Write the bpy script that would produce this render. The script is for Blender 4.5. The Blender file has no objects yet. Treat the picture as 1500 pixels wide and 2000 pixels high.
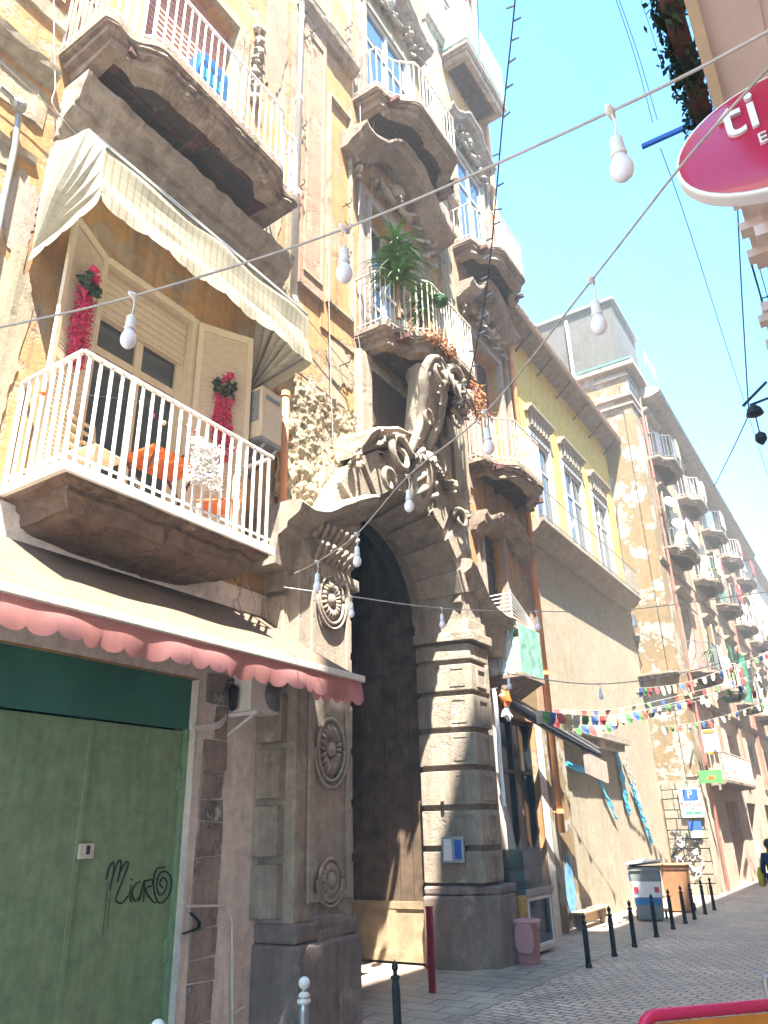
import bpy, bmesh, math, random
from math import sin, cos, pi, radians
from mathutils import Vector, Matrix, noise
random.seed(7)
HAZE_D = 0.0045
scene = bpy.context.scene
COL = scene.collection
# ------------------------------------------------------------------ camera
SX = Vector((1030., 600., 1468.)); UPV = Vector((-88., -3443., 1468.))
_Z = UPV.normalized(); _Y = (SX - _Z*SX.dot(_Z)).normalized(); _X = _Y.cross(_Z)
RW = Matrix((_X, _Y, _Z))
CAMP = Vector((0, 0, 2.1))
cam = bpy.data.cameras.new('camera'); co = bpy.data.objects.new('camera', cam); COL.objects.link(co)
rx, ry, rz_ = RW.col[0], -RW.col[1], -RW.col[2]
M = Matrix.Identity(4)
for i in range(3):
    M[i][0] = rx[i]; M[i][1] = ry[i]; M[i][2] = rz_[i]; M[i][3] = CAMP[i]
co.matrix_world = M
cam.sensor_fit = 'HORIZONTAL'; cam.sensor_width = 36; cam.lens = 36*1468/1500
cam.clip_start = 0.05; cam.clip_end = 3000
scene.camera = co
# ------------------------------------------------------------------ sky, sun, exposure
SUND = Vector((-1.0, 1.25, -3.2)).normalized()
w = bpy.data.worlds.new('World'); scene.world = w; w.use_nodes = True
nt = w.node_tree; nt.nodes.clear()
sky = nt.nodes.new('ShaderNodeTexSky'); sky.sky_type = 'NISHITA'; sky.sun_disc = False
sky.sun_elevation = math.asin(-SUND.z); sky.sun_rotation = math.atan2(-SUND.x, -SUND.y)
sky.altitude = 20; sky.air_density = 1.2; sky.dust_density = 1.6; sky.ozone_density = 1.0
bg = nt.nodes.new('ShaderNodeBackground'); bg.inputs[1].default_value = 0.055
wo = nt.nodes.new('ShaderNodeOutputWorld')
_t = nt.nodes.new('ShaderNodeMix'); _t.data_type = 'RGBA'; _t.blend_type = 'MULTIPLY'; _t.inputs[0].default_value = 1; _t.inputs[7].default_value = (.21, .59, .82, 1)
nt.links.new(sky.outputs[0], _t.inputs[6]); nt.links.new(_t.outputs[2], bg.inputs[0]); nt.links.new(bg.outputs[0], wo.inputs[0])
sl = bpy.data.lights.new('sun', 'SUN'); sl.energy = 2.0; sl.angle = radians(0.5); sl.color = (1, .95, .85)
so = bpy.data.objects.new('sun', sl); COL.objects.link(so)
so.rotation_euler = SUND.to_track_quat('-Z', 'Y').to_euler(); so.location = (10, -10, 60)
scene.view_settings.view_transform = 'Standard'; scene.view_settings.look = 'None'
scene.view_settings.exposure = 4.2; scene.view_settings.gamma = 1
scene.render.resolution_x = 768; scene.render.resolution_y = 1024; scene.cycles.diffuse_bounces = 8
# ------------------------------------------------------------------ materials
MATS = {}
def _new(name):
    m = bpy.data.materials.new(name); m.use_nodes = True
    nt = m.node_tree; b = nt.nodes['Principled BSDF']; MATS[name] = m
    return m, nt, b
def L(nt, a, b): nt.links.new(a, b)
def rgba(c): return (c[0], c[1], c[2], 1)
def noise_node(nt, vec, scale, detail=5, rough=.6):
    n = nt.nodes.new('ShaderNodeTexNoise'); n.inputs['Scale'].default_value = scale
    n.inputs['Detail'].default_value = detail; n.inputs['Roughness'].default_value = rough
    L(nt, vec, n.inputs['Vector']); return n.outputs[0]
def ramp(nt, fac, p0, p1, c0=(0, 0, 0), c1=(1, 1, 1)):
    r = nt.nodes.new('ShaderNodeValToRGB'); e = r.color_ramp.elements
    e[0].position = p0; e[1].position = p1; e[0].color = rgba(c0); e[1].color = rgba(c1)
    L(nt, fac, r.inputs[0]); return r.outputs[0]
def mix(nt, fac, a, b, mode='MIX'):
    m = nt.nodes.new('ShaderNodeMix'); m.data_type = 'RGBA'; m.blend_type = mode
    for s, v in ((m.inputs[0], fac), (m.inputs[6], a), (m.inputs[7], b)):
        if isinstance(v, (int, float)): s.default_value = v
        elif isinstance(v, tuple): s.default_value = rgba(v)
        else: L(nt, v, s)
    return m.outputs[2]
def mapping(nt, vec, sc, rot=(0, 0, 0)):
    m = nt.nodes.new('ShaderNodeMapping'); m.inputs['Scale'].default_value = sc
    m.inputs['Rotation'].default_value = rot
    L(nt, vec, m.inputs[0]); return m.outputs[0]
def bump(nt, b, h, strength=.3, dist=.02):
    n = nt.nodes.new('ShaderNodeBump'); n.inputs['Strength'].default_value = strength
    n.inputs['Distance'].default_value = dist; L(nt, h, n.inputs['Height'])
    L(nt, n.outputs[0], b.inputs['Normal'])
def mathn(nt, op, a, b_):
    m = nt.nodes.new('ShaderNodeMath'); m.operation = op
    for i, v in enumerate((a, b_)):
        if isinstance(v, (int, float)): m.inputs[i].default_value = v
        else: L(nt, v, m.inputs[i])
    return m.outputs[0]
def weathered(name, c1, c2, c3=None, patch=(.56, .60), pscale=1.1, big=.5, stain=(.12, .10, .08), stain_amt=.55,
              stain_pos=(.52, .72), rough=.9, bstr=.5, bdist=.02, fine=28, c4=None, grime=.6, streak=(3.2, 3.2, .17)):
    m, nt, b = _new(name)
    tc = nt.nodes.new('ShaderNodeTexCoord').outputs['Object']
    n1 = noise_node(nt, tc, big, 7, .65)
    col = ramp(nt, n1, .35, .65, c1, c2)
    nf = noise_node(nt, tc, fine, 3, .7)
    h = nf
    if c3 is not None:
        n2 = noise_node(nt, tc, pscale, 8, .68)
        f2 = ramp(nt, n2, patch[0], patch[1])
        col = mix(nt, f2, col, c3)
        h = mathn(nt, 'SUBTRACT', mathn(nt, 'MULTIPLY', nf, .5), f2)
        if c4 is not None:
            n3 = noise_node(nt, tc, pscale*1.9, 6, .7)
            col = mix(nt, ramp(nt, n3, .60, .64), col, c4)
    ns = noise_node(nt, mapping(nt, tc, streak), 1.6, 6, .62)
    fs = mathn(nt, 'MULTIPLY', ramp(nt, ns, *stain_pos), stain_amt)
    col = mix(nt, fs, col, stain)
    g = ramp(nt, noise_node(nt, tc, 6, 8, .78), .3, .7, (.70, .69, .68), (1.18, 1.16, 1.13))
    col = mix(nt, 1.0, col, g, 'MULTIPLY')
    gr = noise_node(nt, mapping(nt, tc, (1, 1, .6), (0, 0, 0)), 2.3, 10, .8)
    col = mix(nt, mathn(nt, 'MULTIPLY', ramp(nt, gr, .54, .74), grime), col, tuple(x*.7 for x in stain))
    sc_ = noise_node(nt, mapping(nt, tc, (9, 9, .9)), 1.5, 6, .7)
    col = mix(nt, 1.0, col, ramp(nt, sc_, .3, .7, (.86, .85, .84), (1.08, 1.07, 1.06)), 'MULTIPLY')
    h = mathn(nt, 'ADD', h, mathn(nt, 'MULTIPLY', gr, -.8))
    L(nt, col, b.inputs['Base Color']); b.inputs['Roughness'].default_value = rough
    b.inputs['Specular IOR Level'].default_value = .25
    bump(nt, b, h, bstr, bdist)
    return m
def plain(name, c, rough=.6, metal=0, var=.12, nscale=9, bstr=0, spec=.4, c2=None):
    m, nt, b = _new(name)
    tc = nt.nodes.new('ShaderNodeTexCoord').outputs['Object']
    n = noise_node(nt, tc, nscale, 5, .65)
    d = c2 or tuple(x*(1-2*var) for x in c)
    u = c if c2 else tuple(min(1, x*(1+var)) for x in c)
    L(nt, ramp(nt, n, .32, .68, d, u), b.inputs['Base Color'])
    b.inputs['Roughness'].default_value = rough; b.inputs['Metallic'].default_value = metal
    b.inputs['Specular IOR Level'].default_value = spec
    if bstr: bump(nt, b, n, bstr, .01)
    return m
weathered('orange_plaster', (0.417, 0.228, 0.0923), (0.441, 0.281, 0.141), (0.359, 0.291, 0.217), (.53, .57), .9, .45, (0.165, 0.107, 0.076), .6, c4=(0.262, 0.223, 0.206), grime=.75)
weathered('pink_plaster', (0.338, 0.203, 0.14), (0.368, 0.257, 0.192), (0.356, 0.288, 0.21), (.54, .60), 1.3, .5, (0.153, 0.0927, 0.064), .5)
weathered('cream_plaster', (0.356, 0.317, 0.229), (0.317, 0.264, 0.192), (0.242, 0.19, 0.137), (.56, .60), 1.6, .6, (0.126, 0.0975, 0.0709), .55)
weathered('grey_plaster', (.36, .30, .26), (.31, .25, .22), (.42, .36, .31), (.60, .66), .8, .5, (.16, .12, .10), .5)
weathered('lower_plaster', (.80, .73, .66), (.68, .61, .55), (.82, .76, .68), (.56, .66), .7, .6, (.26, .20, .16), .42, stain_pos=(.56, .78), grime=.35)
weathered('piperno_stone', (0.41, 0.348, 0.279), (0.312, 0.264, 0.216), (0.509, 0.438, 0.343), (.56, .66), 1.4, .8, (0.148, 0.124, 0.0982), .6, bstr=.7, bdist=.03)
weathered('basalt_base', (0.308, 0.241, 0.211), (0.206, 0.167, 0.149), (0.39, 0.305, 0.264), (.58, .68), 1.6, .9, (0.124, 0.0926, 0.0788), .6, bstr=.8, bdist=.03)
weathered('balcony_stone', (0.348, 0.273, 0.216), (0.22, 0.167, 0.133), (0.463, 0.384, 0.299), (.56, .64), 2.2, 1.1, (0.0901, 0.0681, 0.0539), .6, bstr=.9, bdist=.03)
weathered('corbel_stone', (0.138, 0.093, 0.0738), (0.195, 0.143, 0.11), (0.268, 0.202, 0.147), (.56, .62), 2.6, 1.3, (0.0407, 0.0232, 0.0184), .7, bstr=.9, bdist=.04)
weathered('dark_underside', (0.112, 0.075, 0.06), (0.06, 0.0495, 0.051), (0.255, 0.195, 0.15), (.62, .70), 1.5, .9, (0.045, 0.0375, 0.0375), .5, bstr=.8)  # much darker than the balcony stone; balcony undersides and portal frieze
weathered('rubble', (0.493, 0.425, 0.297), (0.51, 0.441, 0.313), (0.357, 0.267, 0.156), (.56, .66), 7, 2.5, (0.289, 0.208, 0.125), .3, bstr=1, bdist=.06, fine=34)
weathered('yellow_plaster', (0.67, 0.478, 0.124), (0.614, 0.442, 0.121), (0.539, 0.415, 0.156), (.62, .72), .7, .4, (0.353, 0.244, 0.0807), .30, bstr=.15, grime=.2)
weathered('beige_wall', (0.343, 0.308, 0.238), (0.312, 0.27, 0.204), (0.373, 0.336, 0.274), (.54, .66), .55, .35, (0.224, 0.168, 0.112), .40, bstr=.15, grime=.25)
weathered('corner_stone', (.33, .29, .23), (.26, .22, .17), (.38, .34, .28), (.55, .65), 2, .8, (.14, .11, .08), .5, bstr=.6)
weathered('peeling_wall', (0.35, 0.34, 0.304), (0.314, 0.296, 0.251), (0.236, 0.167, 0.0912), (.475, .50), 1.0, .4, (0.175, 0.141, 0.105), .4, c4=(0.192, 0.141, 0.0868), grime=.35)
weathered('rose_plaster', (.50, .36, .28), (.50, .40, .32), (.55, .49, .40), (.50, .60), .9, .4, (.25, .18, .14), .6)
weathered('attic_render', (0.119, 0.113, 0.102), (0.105, 0.0969, 0.085), (0.0807, 0.0759, 0.0685), (.58, .7), .8, .5, (0.0519, 0.0473, 0.0426), .5)
weathered('tuff_brick', (0.402, 0.332, 0.287), (0.297, 0.244, 0.212), (0.523, 0.489, 0.444), (.55, .63), 3, 2, (0.174, 0.137, 0.116), .5, bstr=1, bdist=.04, fine=18)
weathered('stone_trim', (0.352, 0.306, 0.252), (0.291, 0.245, 0.199), (0.23, 0.184, 0.145), (.58, .66), 1.8, .8, (0.122, 0.0918, 0.0765), .5, bstr=.5)
weathered('far_plaster', (.52, .40, .33), (.46, .36, .30), (.56, .48, .40), (.55, .63), .4, .2, (.22, .16, .13), .4)
weathered('roof_tile', (.42, .20, .12), (.34, .17, .11), (.30, .22, .16), (.55, .62), 4, 2, (.14, .09, .07), .4, bstr=.9)
plain('white_metal', (.80, .77, .72), .4, 0, .05)
plain('ivory_metal', (.66, .61, .52), .5, 0, .08)
plain('grey_metal', (.30, .31, .32), .4, .6, .1)
plain('black_metal', (.028, .032, .036), .45, .3, .2)
plain('rusty_iron', (.11, .07, .05), .8, .2, .25, 20)
plain('iron_beam', (.13, .055, .045), .85, 0, .3, 6, .4)
plain('shutter_beige', (.60, .50, .36), .6, 0, .05)
plain('shutter_pink', (.50, .25, .20), .6, 0, .06)
plain('frame_cream', (.62, .53, .38), .5, 0, .05)
plain('frame_grey', (.52, .52, .50), .5, 0, .08)
weathered('green_paint', (0.209, 0.337, 0.182), (0.237, 0.325, 0.193), None, big=.8, stain=(0.143, 0.168, 0.11), stain_amt=.3, stain_pos=(.58, .82), rough=.5, bstr=.06, grime=.15, fine=9)
plain('dark_green_paint', (.045, .16, .115), .5, 0, .15, 1.2)


plain('white_plastic', (.72, .69, .64), .5, 0, .05)
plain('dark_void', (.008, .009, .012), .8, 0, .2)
plain('pipe_white', (.74, .70, .63), .6, 0, .1, 2)
plain('pipe_orange', (.58, .20, .07), .65, 0, .15, 2.5, c2=(.62, .33, .16))
plain('pipe_red', (.36, .13, .09), .6, 0, .15, 3)
plain('wire_pale', (.42, .37, .33), .7)
plain('wire_dark', (.05, .05, .06), .7)
plain('bulb_white', (.78, .76, .80), .25, 0, .02)
plain('gate_wood', (.13, .085, .055), .8, 0, .3, 3, .4)
plain('gate_sill_wood', (.34, .26, .16), .85, 0, .2, 3, .5)
plain('chair_wood', (.52, .40, .26), .6)
plain('orange_wood', (.60, .13, .03), .5)
plain('red_paint', (.26, .012, .018), .5, 0, .15, 4)
plain('steel', (.42, .43, .44), .3, .8, .1)
plain('pink_plastic', (.50, .24, .24), .45, 0, .05)
plain('bin_grey', (.22, .23, .22), .55)
plain('bin_brown', (.32, .16, .08), .6)
plain('bin_blue', (.04, .20, .50), .5)
plain('bin_green', (.03, .20, .12), .5)
plain('label_white', (.74, .75, .76), .5, 0, .03)
plain('label_red', (.55, .03, .05), .5, 0, .05)
plain('label_blue', (.03, .11, .45), .5, 0, .05)
plain('label_green', (.05, .45, .15), .5, 0, .05)
plain('bright_green', (.10, .52, .10), .5, 0, .05)
plain('cyan_cloth', (.05, .40, .66), .8, 0, .2, 6); plain('spray_blue', (.14, .32, .60), .8, 0, .2, 6)
plain('blue_bag', (.01, .12, .40), .35, 0, .2, 5)
plain('ink_black', (.006, .012, .010), .5)
plain('flower_pink', (.62, .03, .12), .8, 0, .25, 30)
plain('petal_white', (.74, .70, .66), .8, 0, .1, 20)
plain('leaf_green', (.06, .16, .035), .7, 0, .35, 12)
plain('leaf_dark', (.03, .06, .025), .75, 0, .35, 12)
plain('yucca_green', (.10, .20, .05), .6, 0, .35, 8)
plain('dry_leaf', (.45, .20, .08), .85, 0, .3, 20)
plain('dry_twig', (.30, .20, .12), .9, 0, .2, 12)
plain('topiary', (.05, .13, .05), .8, 0, .4, 30)
plain('flag_yellow', (.58, .52, .28), .8); plain('flag_blue', (.06, .12, .34), .8)
plain('flag_red', (.42, .08, .08), .8); plain('flag_green', (.12, .26, .10), .8); plain('flag_white', (.62, .58, .54), .8)
plain('sign_orange', (.75, .26, .03), .4, 0, .12, 1.5)
plain('soffit', (.72, .60, .56), .85, 0, .05, 2)
plain('soffit_trim', (.66, .54, .38), .8, 0, .05)
plain('skin', (.42, .24, .17), .55); plain('hair', (.03, .02, .015), .6)
plain('navy_cloth', (.02, .03, .06), .85, 0, .2); plain('denim', (.03, .05, .10), .85, 0, .2); plain('yellow_cloth', (.55, .42, .03), .75)
plain('board_green', (.05, .12, .09), .5); plain('bamboo', (.42, .36, .22), .8); plain('mesh_green', (.20, .40, .31), .8, 0, .3, 4)
plain('teal_paint', (.10, .50, .40), .8, 0, .2); plain('terracotta', (.45, .16, .07), .8); plain('food', (.45, .25, .06), .7, 0, .4, 40)
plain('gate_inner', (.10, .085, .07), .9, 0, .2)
plain('pastel_blue', (.35, .55, .58), .6)
plain('copper_trim', (.30, .24, .18), .7)
def fabric(name, c, t=.45):
    m, nt, b = _new(name); tc = nt.nodes.new('ShaderNodeTexCoord').outputs['Object']
    col = mix(nt, 1.0, c, ramp(nt, noise_node(nt, tc, 3.5, 6, .65), .3, .7, (.78, .76, .74), (1.08, 1.06, 1.04)), 'MULTIPLY')
    L(nt, col, b.inputs['Base Color']); b.inputs['Roughness'].default_value = .9; b.inputs['Specular IOR Level'].default_value = .1
    tr = nt.nodes.new('ShaderNodeBsdfTranslucent'); L(nt, col, tr.inputs[0]); ms = nt.nodes.new('ShaderNodeMixShader'); ms.inputs[0].default_value = t
    L(nt, b.outputs[0], ms.inputs[1]); L(nt, tr.outputs[0], ms.inputs[2]); L(nt, ms.outputs[0], nt.nodes['Material Output'].inputs[0]); return m
fabric('pink_canvas', (.60, .28, .27), .45); fabric('sand_canvas', (.27, .20, .145), .3)
def gloss(name, c, rough=.06, spec=.8):
    m, nt, b = _new(name); b.inputs['Base Color'].default_value = rgba(c); b.inputs['Roughness'].default_value = rough
    b.inputs['Specular IOR Level'].default_value = spec; return m
gloss('window_glass', (.03, .04, .05)); gloss('sky_glass', (.05, .08, .11), .04, 1.0); gloss('red_gloss', (.60, .02, .08), .25, .5)
gloss('pink_gloss', (.40, .018, .065), .2, .5)
def glassy(name, c, a):
    m, nt, b = _new(name); b.inputs['Base Color'].default_value = rgba(c); b.inputs['Roughness'].default_value = .08
    b.inputs['Alpha'].default_value = a; return m
glassy('display_glass', (.10, .12, .12), .6)
def checked():
    m, nt, b = _new('checked_canvas')
    tc = nt.nodes.new('ShaderNodeTexCoord').outputs['Object']
    def stripes(vec, sc, lo, hi):
        wv = nt.nodes.new('ShaderNodeTexWave'); wv.inputs['Scale'].default_value = sc; wv.inputs['Distortion'].default_value = .3
        wv.bands_direction = vec; L(nt, tc, wv.inputs[0]); return ramp(nt, wv.outputs[0], lo, hi)
    a = stripes('Y', 3.2, .80, .88); c = stripes('Z', 3.4, .80, .88)
    col = mix(nt, mathn(nt, 'MULTIPLY', a, .7), (.44, .41, .33), (.30, .27, .16))
    col = mix(nt, mathn(nt, 'MULTIPLY', c, .35), col, (.29, .28, .23))
    n = noise_node(nt, tc, 3, 5, .6)
    col = mix(nt, 1.0, col, ramp(nt, n, .3, .7, (.85, .83, .8), (1.05, 1.05, 1.05)), 'MULTIPLY')
    L(nt, col, b.inputs['Base Color']); b.inputs['Roughness'].default_value = .9
    tr = nt.nodes.new('ShaderNodeBsdfTranslucent'); L(nt, col, tr.inputs[0]); ms = nt.nodes.new('ShaderNodeMixShader'); ms.inputs[0].default_value = .4
    L(nt, b.outputs[0], ms.inputs[1]); L(nt, tr.outputs[0], ms.inputs[2]); L(nt, ms.outputs[0], nt.nodes['Material Output'].inputs[0])
checked()
def cobble(name, rot, bw, bh, cA, cB, mort, distort=.06):
    m, nt, b = _new(name)
    tc = nt.nodes.new('ShaderNodeTexCoord').outputs['Object']
    v = mapping(nt, tc, (1, 1, 1), (0, 0, rot))
    nz = nt.nodes.new('ShaderNodeTexNoise'); nz.inputs['Scale'].default_value = 1.4; L(nt, v, nz.inputs[0])
    vm = nt.nodes.new('ShaderNodeVectorMath'); vm.operation = 'SCALE'; L(nt, nz.outputs[1], vm.inputs[0]); vm.inputs[3].default_value = distort*3
    va = nt.nodes.new('ShaderNodeVectorMath'); va.operation = 'ADD'; L(nt, v, va.inputs[0]); L(nt, vm.outputs[0], va.inputs[1])
    br = nt.nodes.new('ShaderNodeTexBrick'); L(nt, va.outputs[0], br.inputs['Vector'])
    br.inputs['Scale'].default_value = 1; br.inputs['Brick Width'].default_value = bw; br.inputs['Row Height'].default_value = bh
    br.inputs['Mortar Size'].default_value = .013; br.inputs['Mortar Smooth'].default_value = .5
    br.inputs['Color1'].default_value = rgba(cA); br.inputs['Color2'].default_value = rgba(cB); br.inputs['Mortar'].default_value = rgba(mort)
    br.inputs['Bias'].default_value = -.2
    n2 = noise_node(nt, tc, .8, 6, .7); n3 = noise_node(nt, tc, 30, 4, .7)
    col = mix(nt, 1.0, br.outputs[0], ramp(nt, n2, .32, .68, (.55, .55, .57), (1.3, 1.25, 1.18)), 'MULTIPLY')
    col = mix(nt, 1.0, col, ramp(nt, n3, .3, .7, (.8, .8, .8), (1.2, 1.2, 1.2)), 'MULTIPLY')
    L(nt, col, b.inputs['Base Color'])
    L(nt, ramp(nt, n2, .35, .65, (.42, .42, .42), (.75, .75, .75)), b.inputs['Roughness'])
    h = mathn(nt, 'SUBTRACT', mathn(nt, 'MULTIPLY', n3, .35), br.outputs[1])
    bump(nt, b, h, .9, .02)
cobble('cobbles', .18, .23, .135, (0.667, 0.493, 0.394), (0.469, 0.363, 0.306), (0.148, 0.117, 0.0967))
cobble('paving_slabs', 0.0, .62, .36, (0.422, 0.325, 0.268), (0.345, 0.278, 0.231), (0.211, 0.164, 0.13), .02)
plain('eave_wood', (.22, .17, .14), .85, 0, .2, 4, .3)
plain('ground_dirt', (.52, .47, .40), .9)
# ------------------------------------------------------------------ mesh helpers
class MB:
    def __init__(s): s.v = []; s.f = []; s.mi = []
    def vert(s, p): s.v.append(tuple(p)); return len(s.v)-1
    def face(s, idx, m=0): s.f.append(tuple(idx)); s.mi.append(m)
    def poly(s, pts, m=0): s.face([s.vert(p) for p in pts], m)
    def box(s, x0, x1, y0, y1, z0, z1, m=0):
        a = [s.vert(p) for p in ((x0,y0,z0),(x1,y0,z0),(x1,y1,z0),(x0,y1,z0),(x0,y0,z1),(x1,y0,z1),(x1,y1,z1),(x0,y1,z1))]
        for q in ((0,3,2,1),(4,5,6,7),(0,1,5,4),(1,2,6,5),(2,3,7,6),(3,0,4,7)): s.face([a[i] for i in q], m)
    def obox(s, c, u, v, w_, m=0):
        c, u, v, w_ = Vector(c), Vector(u), Vector(v), Vector(w_)
        a = [s.vert(c+u*i+v*j+w_*k) for k in (-1,1) for i, j in ((-1,-1),(1,-1),(1,1),(-1,1))]
        for q in ((0,3,2,1),(4,5,6,7),(0,1,5,4),(1,2,6,5),(2,3,7,6),(3,0,4,7)): s.face([a[i] for i in q], m)
    def bar(s, p, q, r=.01, m=0, r2=None):
        p, q = Vector(p), Vector(q); d = (q-p); l = d.length; d /= l
        up = Vector((0,0,1)) if abs(d.z) < .9 else Vector((1,0,0))
        u = d.cross(up).normalized(); v = d.cross(u)
        s.obox((p+q)/2, u*r, v*(r2 or r), d*l/2, m)
    def tube(s, pts, r, n=8, m=0, cap=True):
        pts = [Vector(p) for p in pts]; N = len(pts)
        rs = r if isinstance(r, (list, tuple)) else [r]*N
        rings = []; pu = None
        for i, p in enumerate(pts):
            d = (pts[min(i+1,N-1)]-pts[max(i-1,0)])
            d = d.normalized() if d.length > 1e-9 else Vector((0,0,1))
            if pu is None:
                up = Vector((0,0,1)) if abs(d.z) < .9 else Vector((1,0,0)); u = d.cross(up).normalized()
            else: u = (pu - d*pu.dot(d)).normalized()
            pu = u; v = d.cross(u)
            rings.append([s.vert(p+(u*cos(2*pi*k/n)+v*sin(2*pi*k/n))*rs[i]) for k in range(n)])
        for a, b in zip(rings, rings[1:]):
            for k in range(n): s.face((a[k], a[(k+1)%n], b[(k+1)%n], b[k]), m)
        if cap: s.face(rings[0][::-1], m); s.face(rings[-1], m)
    def lathe(s, prof, c=(0,0,0), n=16, m=0, axis='Z', sx=1):
        rings = []
        for r, h in prof:
            ring = []
            for k in range(n):
                a = 2*pi*k/n; x, y = r*cos(a)*sx, r*sin(a)
                p = (c[0]+x, c[1]+y, c[2]+h) if axis == 'Z' else (c[0]+h, c[1]+x, c[2]+y)
                ring.append(s.vert(p))
            rings.append(ring)
        for a, b in zip(rings, rings[1:]):
            for k in range(n): s.face((a[k], a[(k+1)%n], b[(k+1)%n], b[k]), m)
        s.face(rings[0][::-1], m); s.face(rings[-1], m)
    def prism(s, poly, z0, z1, m=0):            # plan polygon (x,y) extruded in z
        a = [s.vert((x,y,z0)) for x, y in poly]; b = [s.vert((x,y,z1)) for x, y in poly]; n = len(poly)
        s.face(a[::-1], m); s.face(b, m)
        for k in range(n): s.face((a[k], a[(k+1)%n], b[(k+1)%n], b[k]), m)
    def yprism(s, poly, x0, x1, m=0):           # (y,z) polygon extruded in x
        a = [s.vert((x0,y,z)) for y, z in poly]; b = [s.vert((x1,y,z)) for y, z in poly]; n = len(poly)
        s.face(a, m); s.face(b[::-1], m)
        for k in range(n): s.face((a[k], b[k], b[(k+1)%n], a[(k+1)%n]), m)
    def sweep(s, path, prof, m=0, cap=True):    # path [(y,z)], prof [(x,dz)] closed profile, stands up from the path
        rings = [[s.vert((x+(q[2] if len(q) > 2 and x > -6.7 else 0), q[0], q[1]+dz)) for x, dz in prof] for q in path]; n = len(prof)
        for a, b in zip(rings, rings[1:]):
            for k in range(n): s.face((a[k], a[(k+1)%n], b[(k+1)%n], b[k]), m)
        if cap: s.face(rings[0][::-1], m); s.face(rings[-1], m)
    def blob(s, c, r, m=0, n=8, k=5, sq=(1,1,1), nz=.25):
        seed = random.random()*50
        rings = []
        for i in range(1, k):
            th = pi*i/k; ring = []
            for j in range(n):
                ph = 2*pi*j/n; d = Vector((sin(th)*cos(ph), sin(th)*sin(ph), cos(th)))
                rr = r*(1+nz*(noise.noise(d*1.6+Vector((seed,0,0)))*2))
                ring.append(s.vert((c[0]+d.x*rr*sq[0], c[1]+d.y*rr*sq[1], c[2]+d.z*rr*sq[2])))
            rings.append(ring)
        t = s.vert((c[0],c[1],c[2]+r*sq[2])); bt = s.vert((c[0],c[1],c[2]-r*sq[2]))
        for j in range(n):
            s.face((t, rings[0][j], rings[0][(j+1)%n]), m); s.face((bt, rings[-1][(j+1)%n], rings[-1][j]), m)
        for a, b in zip(rings, rings[1:]):
            for j in range(n): s.face((a[j], b[j], b[(j+1)%n], a[(j+1)%n]), m)
    def jitter(s, a, sc=2.):
        for i, p in enumerate(s.v):
            q = Vector(p); nv = noise.noise_vector(q*sc)
            s.v[i] = tuple(q+nv*a)
    def build(s, name, mats, parent=None, smooth=False, bevel=0, label=None, cat=None, group=None, kind=None, origin=None):
        me = bpy.data.meshes.new(name)
        if origin is not None:
            ox, oy, oz = origin; vs = [(p[0]-ox, p[1]-oy, p[2]-oz) for p in s.v]
        else: vs = s.v
        me.from_pydata(vs, [], s.f)
        if isinstance(mats, str): mats = [mats]
        for mname in mats: me.materials.append(MATS[mname])
        if len(mats) > 1: me.polygons.foreach_set('material_index', s.mi)
        bm = bmesh.new(); bm.from_mesh(me); bmesh.ops.recalc_face_normals(bm, faces=bm.faces); bm.to_mesh(me); bm.free()
        if smooth: me.polygons.foreach_set('use_smooth', [True]*len(me.polygons))
        me.update()
        o = bpy.data.objects.new(name, me); COL.objects.link(o)
        if origin is not None: o.location = origin
        if parent: o.parent = parent
        if bevel:
            b = o.modifiers.new('bevel', 'BEVEL'); b.width = bevel; b.segments = 2; b.limit_method = 'ANGLE'; b.angle_limit = radians(40)
        tag(o, label, cat, group, kind)
        return o
def tag(o, label=None, cat=None, group=None, kind=None):
    if label: o['label'] = label
    if cat: o['category'] = cat
    if group: o['group'] = group
    if kind: o['kind'] = kind
def thing(name, label, cat, loc=(0,0,0), group=None, rz=0):
    o = bpy.data.objects.new(name, None); COL.objects.link(o); o.location = loc; o.rotation_euler = (0,0,rz)
    o.empty_display_size = .2; tag(o, label, cat, group); return o
def copy_tree(o, loc=None, label=None, rz=None, scale=None):
    c = o.copy(); COL.objects.link(c)
    if loc is not None: c.location = loc
    if rz is not None: c.rotation_euler = (0,0,rz)
    if scale is not None: c.scale = (scale,)*3
    if label: c['label'] = label
    for ch in list(o.children):
        d = ch.copy(); COL.objects.link(d); d.parent = c
        for g in list(ch.children):
            e = g.copy(); COL.objects.link(e); e.parent = d
    return c
def at(u, v, d):            # a point d metres from the camera along the photo ray (u,v)
    r = RW @ Vector((u-750, v-1000, 1468.)); return CAMP + r.normalized()*d
def atx(u, v, x):
    r = RW @ Vector((u-750, v-1000, 1468.)); return CAMP + r*(x/r.x)
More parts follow.
